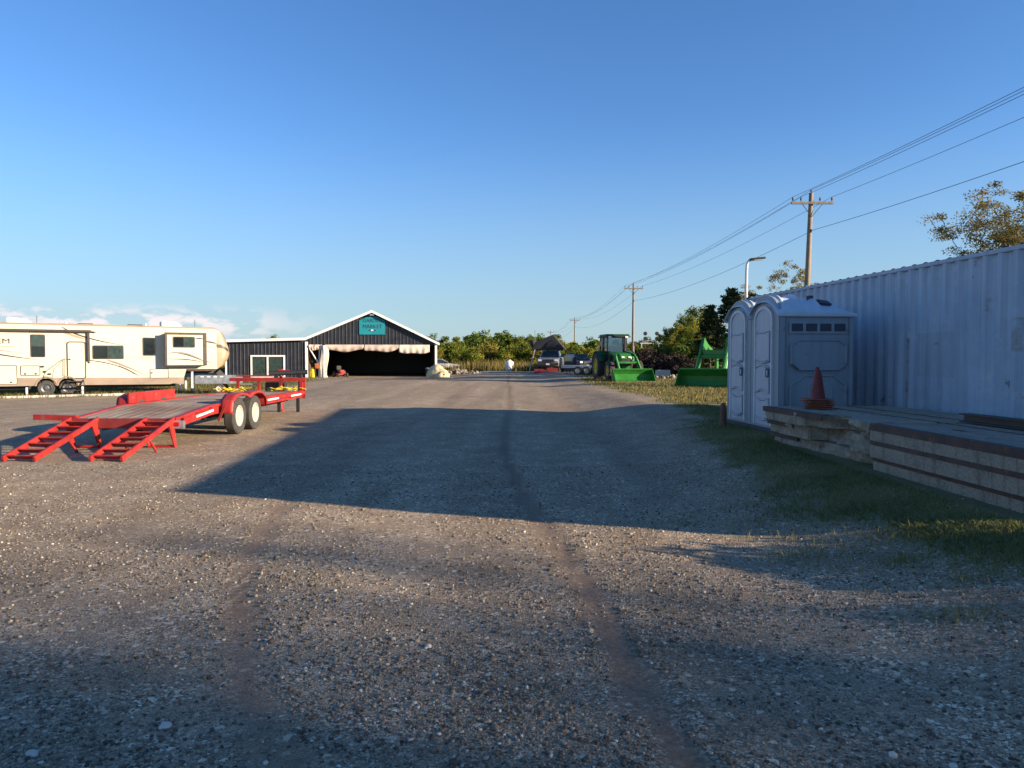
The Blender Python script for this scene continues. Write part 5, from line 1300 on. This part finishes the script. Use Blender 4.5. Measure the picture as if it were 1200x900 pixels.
for s in (-1, 1):
    b = MB(); b.bar((s * .66, -.35, 2.3), (s * 1.05, -.45, 2.3), .02, .02); b.box((s * 1.08, -.46, 2.2), (.16, .04, .28), bev=.01); b.build('mirror', 'black', tk)
    wheel(tk, (s * .92, .62, .83), .83, .46, 'rim_yellow', rr=.58, out=s, lugs=20, name='rear_wheel', holes=8)
    wheel(tk, (s * .86, -1.72, .58), .58, .36, 'rim_yellow', rr=.55, out=s, lugs=16, name='front_wheel', holes=6)
    def fd(u, v):
        a = R(20) + R(140) * u; return (s * (.62 + .50 * v), .62 + .95 * math.cos(a), .83 + .95 * math.sin(a) - .02)
    b = MB(); b.grid(fd, 16, 2); b.build('fender', 'green_dark', tk, smooth=40, thick=.02)  # shade round the rear wheel is put into the fender colour
    b = MB(); b.path([(s * .50, -.45, 1.0), (s * .50, -.5, 1.70)], .085, 8); b.box((s * .50, -.48, 1.25), (.12, .22, 1.0), bev=.02); b.build('loader_mast', 'green_dark', tk)  # mast darker than the arms: shade painted into its green
    b = MB(); b.bar((s * .52, -.5, 1.66), (s * .56, -2.05, 1.50), .10, .17, bev=.02); b.bar((s * .56, -1.95, 1.54), (s * .60, -3.05, .50), .10, .17, bev=.02); la = b.build('loader_arm', 'green', tk)
    b = MB(); b.bar((s * .62, -2.35, 1.28), (s * .66, -3.12, .42), .05, .07); b.tube((s * .50, -1.0, .95), (s * .55, -1.9, 1.36), .05, n=8); b.tube((s * .60, -2.2, 1.42), (s * .64, -3.06, .66), .035, n=8); b.build('ram', 'green_pale', la)
b = MB(); b.tube((-.58, -2.5, 1.06), (.58, -2.5, 1.06), .07, n=10); b.build('loader_crossbar', 'green', tk)
bucket(tk, 2.28, (0, -3.3, .01))
# second machine: loader taken off its tractor, standing on its bucket and parking stands
ld = thing('front_loader', 'detached green front loader with raised arms standing behind the toilets', 'loader', (9.25, 34.6, gz(9.25, 34.6)), R(-36))
bucket(ld, 2.5, (0, -.3, .01), rot=R(4)).scale = (1, 1.1, 1.22)
for s in (-1, 1):
    b = MB(); b.bar((s * .62, -.10, .48), (s * .60, .75, 2.18), .11, .20, bev=.02); b.bar((s * .60, .66, 2.16), (s * .58, 2.35, 1.45), .11, .20, bev=.02)
    b.prism([(.45, 1.75), (.70, 2.34), (1.15, 2.02), (1.05, 1.75)], 'x', s * .60 - .07, s * .60 + .07); la = b.build('loader_arm', 'green', ld)
    b = MB(); b.bar((s * .68, -.05, .62), (s * .67, .60, 1.92), .05, .07); b.tube((s * .75, -.02, .50), (s * .70, .35, 1.35), .05, n=8); b.box((s * .70, -.02, .55), (.10, .14, .30), bev=.02); b.build('ram', 'green_pale', la)
    b = MB(); b.box((s * .56, 2.35, 1.1), (.13, .26, 1.1), bev=.02); b.bar((s * .56, 2.35, .62), (s * .56, 1.9, .0), .07, .07); b.box((s * .56, 1.9, .03), (.2, .2, .04)); b.build('mast', 'green', ld)
b = MB(); b.tube((-.60, .42, 1.42), (.60, .42, 1.42), .10, n=12); b.box((0, .52, 1.62), (1.1, .1, .25), bev=.02); b.build('crossbar', 'green', ld)
b = MB()
for s in (-1, 1): b.path([(s * .5, .5, 1.4), (s * .35, 1.2, 1.55), (s * .3, 1.8, 1.2), (s * .4, 2.3, 1.3)], .02, 6)
b.build('hydraulic_hose', 'black', ld)

# ------------------------------------------------------------------ vehicles and gear in the distance
def car(name, label, loc, rz, paint, prof, cabin, wd, r=.36, wheels=(-1.4, 1.4), cat='car', front=None):
    """side profiles in (y, z), nose towards -y"""
    t = thing(name, label, cat, loc, rz)
    b = MB(); b.prism(prof, 'x', -wd / 2, wd / 2); o = b.build('body', paint, t, smooth=30); m_ = o.modifiers.new('b', 'BEVEL'); m_.width = .07; m_.segments = 3; m_.limit_method = 'ANGLE'; m_.angle_limit = R(25)
    (y0, z0), (y1, z1), (y2, z2), (y3, z3) = cabin    # windscreen foot, roof front, roof rear, rear foot
    b = MB(); k = .80; hw = wd / 2 - .06
    A = [(-hw, y0, z0), (hw, y0, z0), (hw * k, y1, z1), (-hw * k, y1, z1), (hw * k, y2, z2), (-hw * k, y2, z2), (hw, y3, z3), (-hw, y3, z3)]
    for f in ((0, 1, 2, 3), (3, 2, 4, 5), (5, 4, 6, 7), (1, 6, 4, 2), (0, 3, 5, 7)): b.face([A[i] for i in f])
    bmesh.ops.remove_doubles(b.bm, verts=b.bm.verts[:], dist=1e-4); c = b.build('cabin', paint, t, smooth=25)
    def win(i, j, k_, l, name, m=.09):
        P = [Vector(A[q_]) for q_ in (i, j, k_, l)]; ce = sum(P, Vector()) / 4; n_ = (P[1] - P[0]).cross(P[2] - P[0]).normalized()
        if n_.dot(ce - Vector((0, (y0 + y3) / 2, z0))) < 0: n_ = -n_
        MB().face([p + (ce - p).normalized() * m + n_ * .008 for p in P]).build(name, 'glass', t)
    win(0, 1, 2, 3, 'windscreen'); win(5, 4, 6, 7, 'rear_window'); win(1, 6, 4, 2, 'side_window'); win(0, 7, 5, 3, 'side_window')
    for s in (-1, 1):
        for y in wheels: wheel(t, (s * (wd / 2 - .10), y, r), r, .24, 'rim_alloy', rr=.62, out=s, holes=5)
    if front:
        zf, yf = front
        b = MB(); b.box((0, yf - .02, zf - .02), (wd * .52, .05, .26), bev=.01); g = b.build('grille', 'black', t)
        for s in (-1, 1): MB().box((s * wd * .38, yf - .02, zf + .02), (wd * .16, .06, .18), bev=.02).build('headlight', 'plastic_white', t)
        MB().box((0, yf - .06, zf - .34), (wd * .98, .14, .20), bev=.03).build('bumper', 'dark_metal', t)
        MB().box((0, yf - .14, zf - .33), (.32, .01, .15)).build('number_plate', 'plastic_white', t)
    for s in (-1, 1): MB().box((s * (wd / 2 + .08), y0 + .35, z0 + .12), (.2, .1, .16), bev=.03).build('mirror', 'black', t)
    return t
gp = gz(3.75, 71)
pk = car('pickup_truck', 'silver pickup truck facing the camera with a dark peaked tent on its roof', (3.75, 71, gp), R(-9), 'pickup_grey',
    [(-2.75, .55), (-2.8, .95), (-2.6, 1.28), (-1.2, 1.38), (1.0, 1.38), (2.9, 1.36), (2.95, .6), (2.4, .5), (-2.3, .48)],
    [(-1.15, 1.36), (-.45, 1.98), (.95, 1.98), (1.1, 1.36)], 2.0, .42, (-1.85, 1.9), 'pickup', (1.06, -2.82))
tt = thing('roof_tent', 'dark grey peaked roof-top tent opened above the silver pickup', 'tent', (3.6, 71.2, gp + 2.0), R(-9))
b = MB(); b.box((-.1, .3, .07), (2.9, 1.5, .12), bev=.02); b.build('tent_base', 'black', tt)
b = MB()
V = [(-1.65, -.5, .13), (1.5, -.5, .13), (1.5, 1.1, .13), (-1.65, 1.1, .13), (.40, -.62, 1.52), (.40, 1.15, 1.52), (-1.85, -.5, .62), (-1.85, 1.1, .62)]
for f in ((0, 1, 4, 6), (1, 2, 5, 4), (2, 3, 7, 5), (4, 5, 7, 6), (0, 6, 7, 3)): b.face([V[i] for i in f])
bmesh.ops.remove_doubles(b.bm, verts=b.bm.verts[:], dist=1e-4); b.build('tent_fabric', 'tent', tt, smooth=0)
b = MB(); b.prism([(-.3, .3), (.7, .3), (.7, .78), (.38, 1.06), (-.05, .78)], 'y', -.60, -.575); b.build('tent_window', 'black', tt)
b = MB()
b.face([(-1.9, -.7, .95), (-1.2, -.75, 1.0), (-1.55, -.55, .25)]); b.build('tent_awning', 'tent', tt, thick=.02)
b = MB()
for dx in (0, .34): b.bar((-1.35 + dx * .2, -.55 - dx, .1), (-1.85 + dx * .2, -.75 - dx, -1.98), .05, .05)
for k in range(6):
    f = .1 + k * .15; b.bar((-1.35 - .5 * f, -.55 - .2 * f, .1 - 2.08 * f), (-1.28 - .5 * f, -.89 - .2 * f, .1 - 2.08 * f), .035, .035)
b.build('ladder', 'steel', tt)
b = MB(); b.bar((1.45, -.5, .12), (2.3, -.55, -.28), .3, .03); b.build('side_shelf', 'dark_metal', tt)
for x, lb in ((2.55, 'low red wheel ramp left in front of the pickup'), (3.72, 'low red wheel ramp under the middle of the pickup bumper')):
    b = MB(); b.prism([(-.55, .0), (.55, .0), (.35, .30), (.1, .30)], 'x', -.5, .5); b.box((0, .42, .33), (1.02, .3, .06), bev=.01)
    tag(b.build('wheel_ramp', 'red_dull', loc=(x, 68.0, gz(x, 68) )), lb, 'ramp')
t = thing('camp_kitchen', 'olive and brown camping gear stacked on a stand beside the pickup', 'camping gear', (5.35, 69.5, gz(5.35, 69.5)))
b = MB(); b.box((0, 0, .45), (.9, .6, .9), bev=.05); b.build('box', 'dark_metal', t); b = MB(); b.lathe([(0, -.3), (.36, -.25), (.40, 0), (.36, .25), (0, .3)], c=(-.1, 0, 1.25), n=16); b.build('bundle', 'tarp_tan', t); b = MB(); b.box((.55, .1, .95), (.3, .4, .9), bev=.08); b.build('case', 'black', t)
car('dark_suv', 'black off-road car parked behind the grey flatbed trailer', (7.0, 77, gz(7, 77)), R(18), 'dark_car', [(-2.1, .5), (-2.15, .9), (-1.9, 1.05), (-1.0, 1.12), (2.1, 1.12), (2.15, .5)], [(-.95, 1.1), (-.3, 1.68), (1.9, 1.68), (2.1, 1.1)], 1.85, .38, (-1.35, 1.35), 'car', (.85, -2.15))
car('silver_car', 'silver car parked beyond the barn, half hidden by its right post', (-8.35, 84, gz(-8.35, 84)), R(118), 'pickup_grey', [(-2.2, .42), (-2.25, .72), (-1.9, .92), (-.9, 1.0), (1.7, 1.02), (2.25, .95), (2.28, .45)], [(-1.0, .98), (-.2, 1.48), (.9, 1.48), (1.9, 1.0)], 1.8, .33, (-1.38, 1.38), 'car')
ft = thing('flatbed_trailer', 'low grey flatbed trailer parked left of the green tractor', 'trailer', (5.75, 57.5, gz(5.75, 57.5)), R(78))
b = MB(); b.box((0, 0, .70), (1.9, 3.6, .08)); b.box((-.95, 0, .62), (.06, 3.6, .16)); b.box((.95, 0, .62), (.06, 3.6, .16)); b.build('deck', 'steel', ft)
b = MB(); b.bar((-.3, -1.8, .55), (-.3, 1.8, .55), .08, .12); b.bar((.3, -1.8, .55), (.3, 1.8, .55), .08, .12); b.bar((0, -1.7, .6), (0, -3.1, .5), .1, .1); b.bar((-.9, 1.7, .66), (-.9, 1.3, .06), .05, .05); b.bar((.9, 1.7, .66), (.9, 1.3, .06), .05, .05); b.build('frame', 'dark_metal', ft)
b = MB(); b.box((0, 1.84, .45), (1.5, .05, .5), bev=.01); b.build('tail_ramp', 'rusty', ft)
for s in (-1, 1):
    for y in (-.15, .5): wheel(ft, (s * 1.02, y, .33), .33, .2, 'rim_cream', out=s, holes=0)
# white tank among the weeds
t = thing('water_tank', 'white plastic tank standing in the weeds by the distant trees', 'tank', (-.28, 81, gz(-.28, 81)))
b = MB(); b.lathe([(0, 0), (.44, 0), (.46, .04), (.46, .85), (.42, 1.0), (.22, 1.12), (.18, 1.12), (.18, 1.2), (0, 1.22)], n=24); b.build('tank_body', 'plastic_white', t)
b = MB(); b.tube((0, -.44, .12), (0, -.56, .12), .04); b.build('tap', 'black', t)
# concrete block by the brush, railway signals beyond
b = MB(); b.box((0, 0, .25), (.95, .5, .5), bev=.03); o = b.build('concrete_block', 'concrete_curb', loc=(10.4, 51.0, gz(10.4, 51))); tag(o, 'square pale concrete block in front of the dark brush heap', 'block')
sgn = thing('railway_signal', 'slim railway signal bridge with dark round heads above the bushes', 'railway signal', (19.2, 96, gz(19.2, 96)))
b = MB(); b.bar((-2.6, 0, 3.25), (2.2, 0, 3.25), .12, .14); b.box((2.1, 0, 1.65), (.16, .16, 3.3)); b.box((-2.4, 0, 1.65), (.14, .14, 3.3)); b.bar((-2.6, 0, 3.6), (2.2, 0, 3.6), .05, .05)
for x in (-1.95, -.45): b.box((x, 0, 4.0), (.07, .07, 1.4))
for x in np.arange(-2.4, 2.2, .6): b.bar((x, 0, 3.25), (x + .3, 0, 3.6), .04, .04)
b.build('signal_bridge', 'lamp_pole', sgn)
for x in (-1.95, -.45):
    for z in (3.85, 4.5):
        b = MB(); b.lathe([(0, -.06), (.24, -.05), (.26, 0), (.24, .05), (0, .06)], c=(x, -.12, z), axis='y', n=18); b.build('signal_head', 'black', sgn)
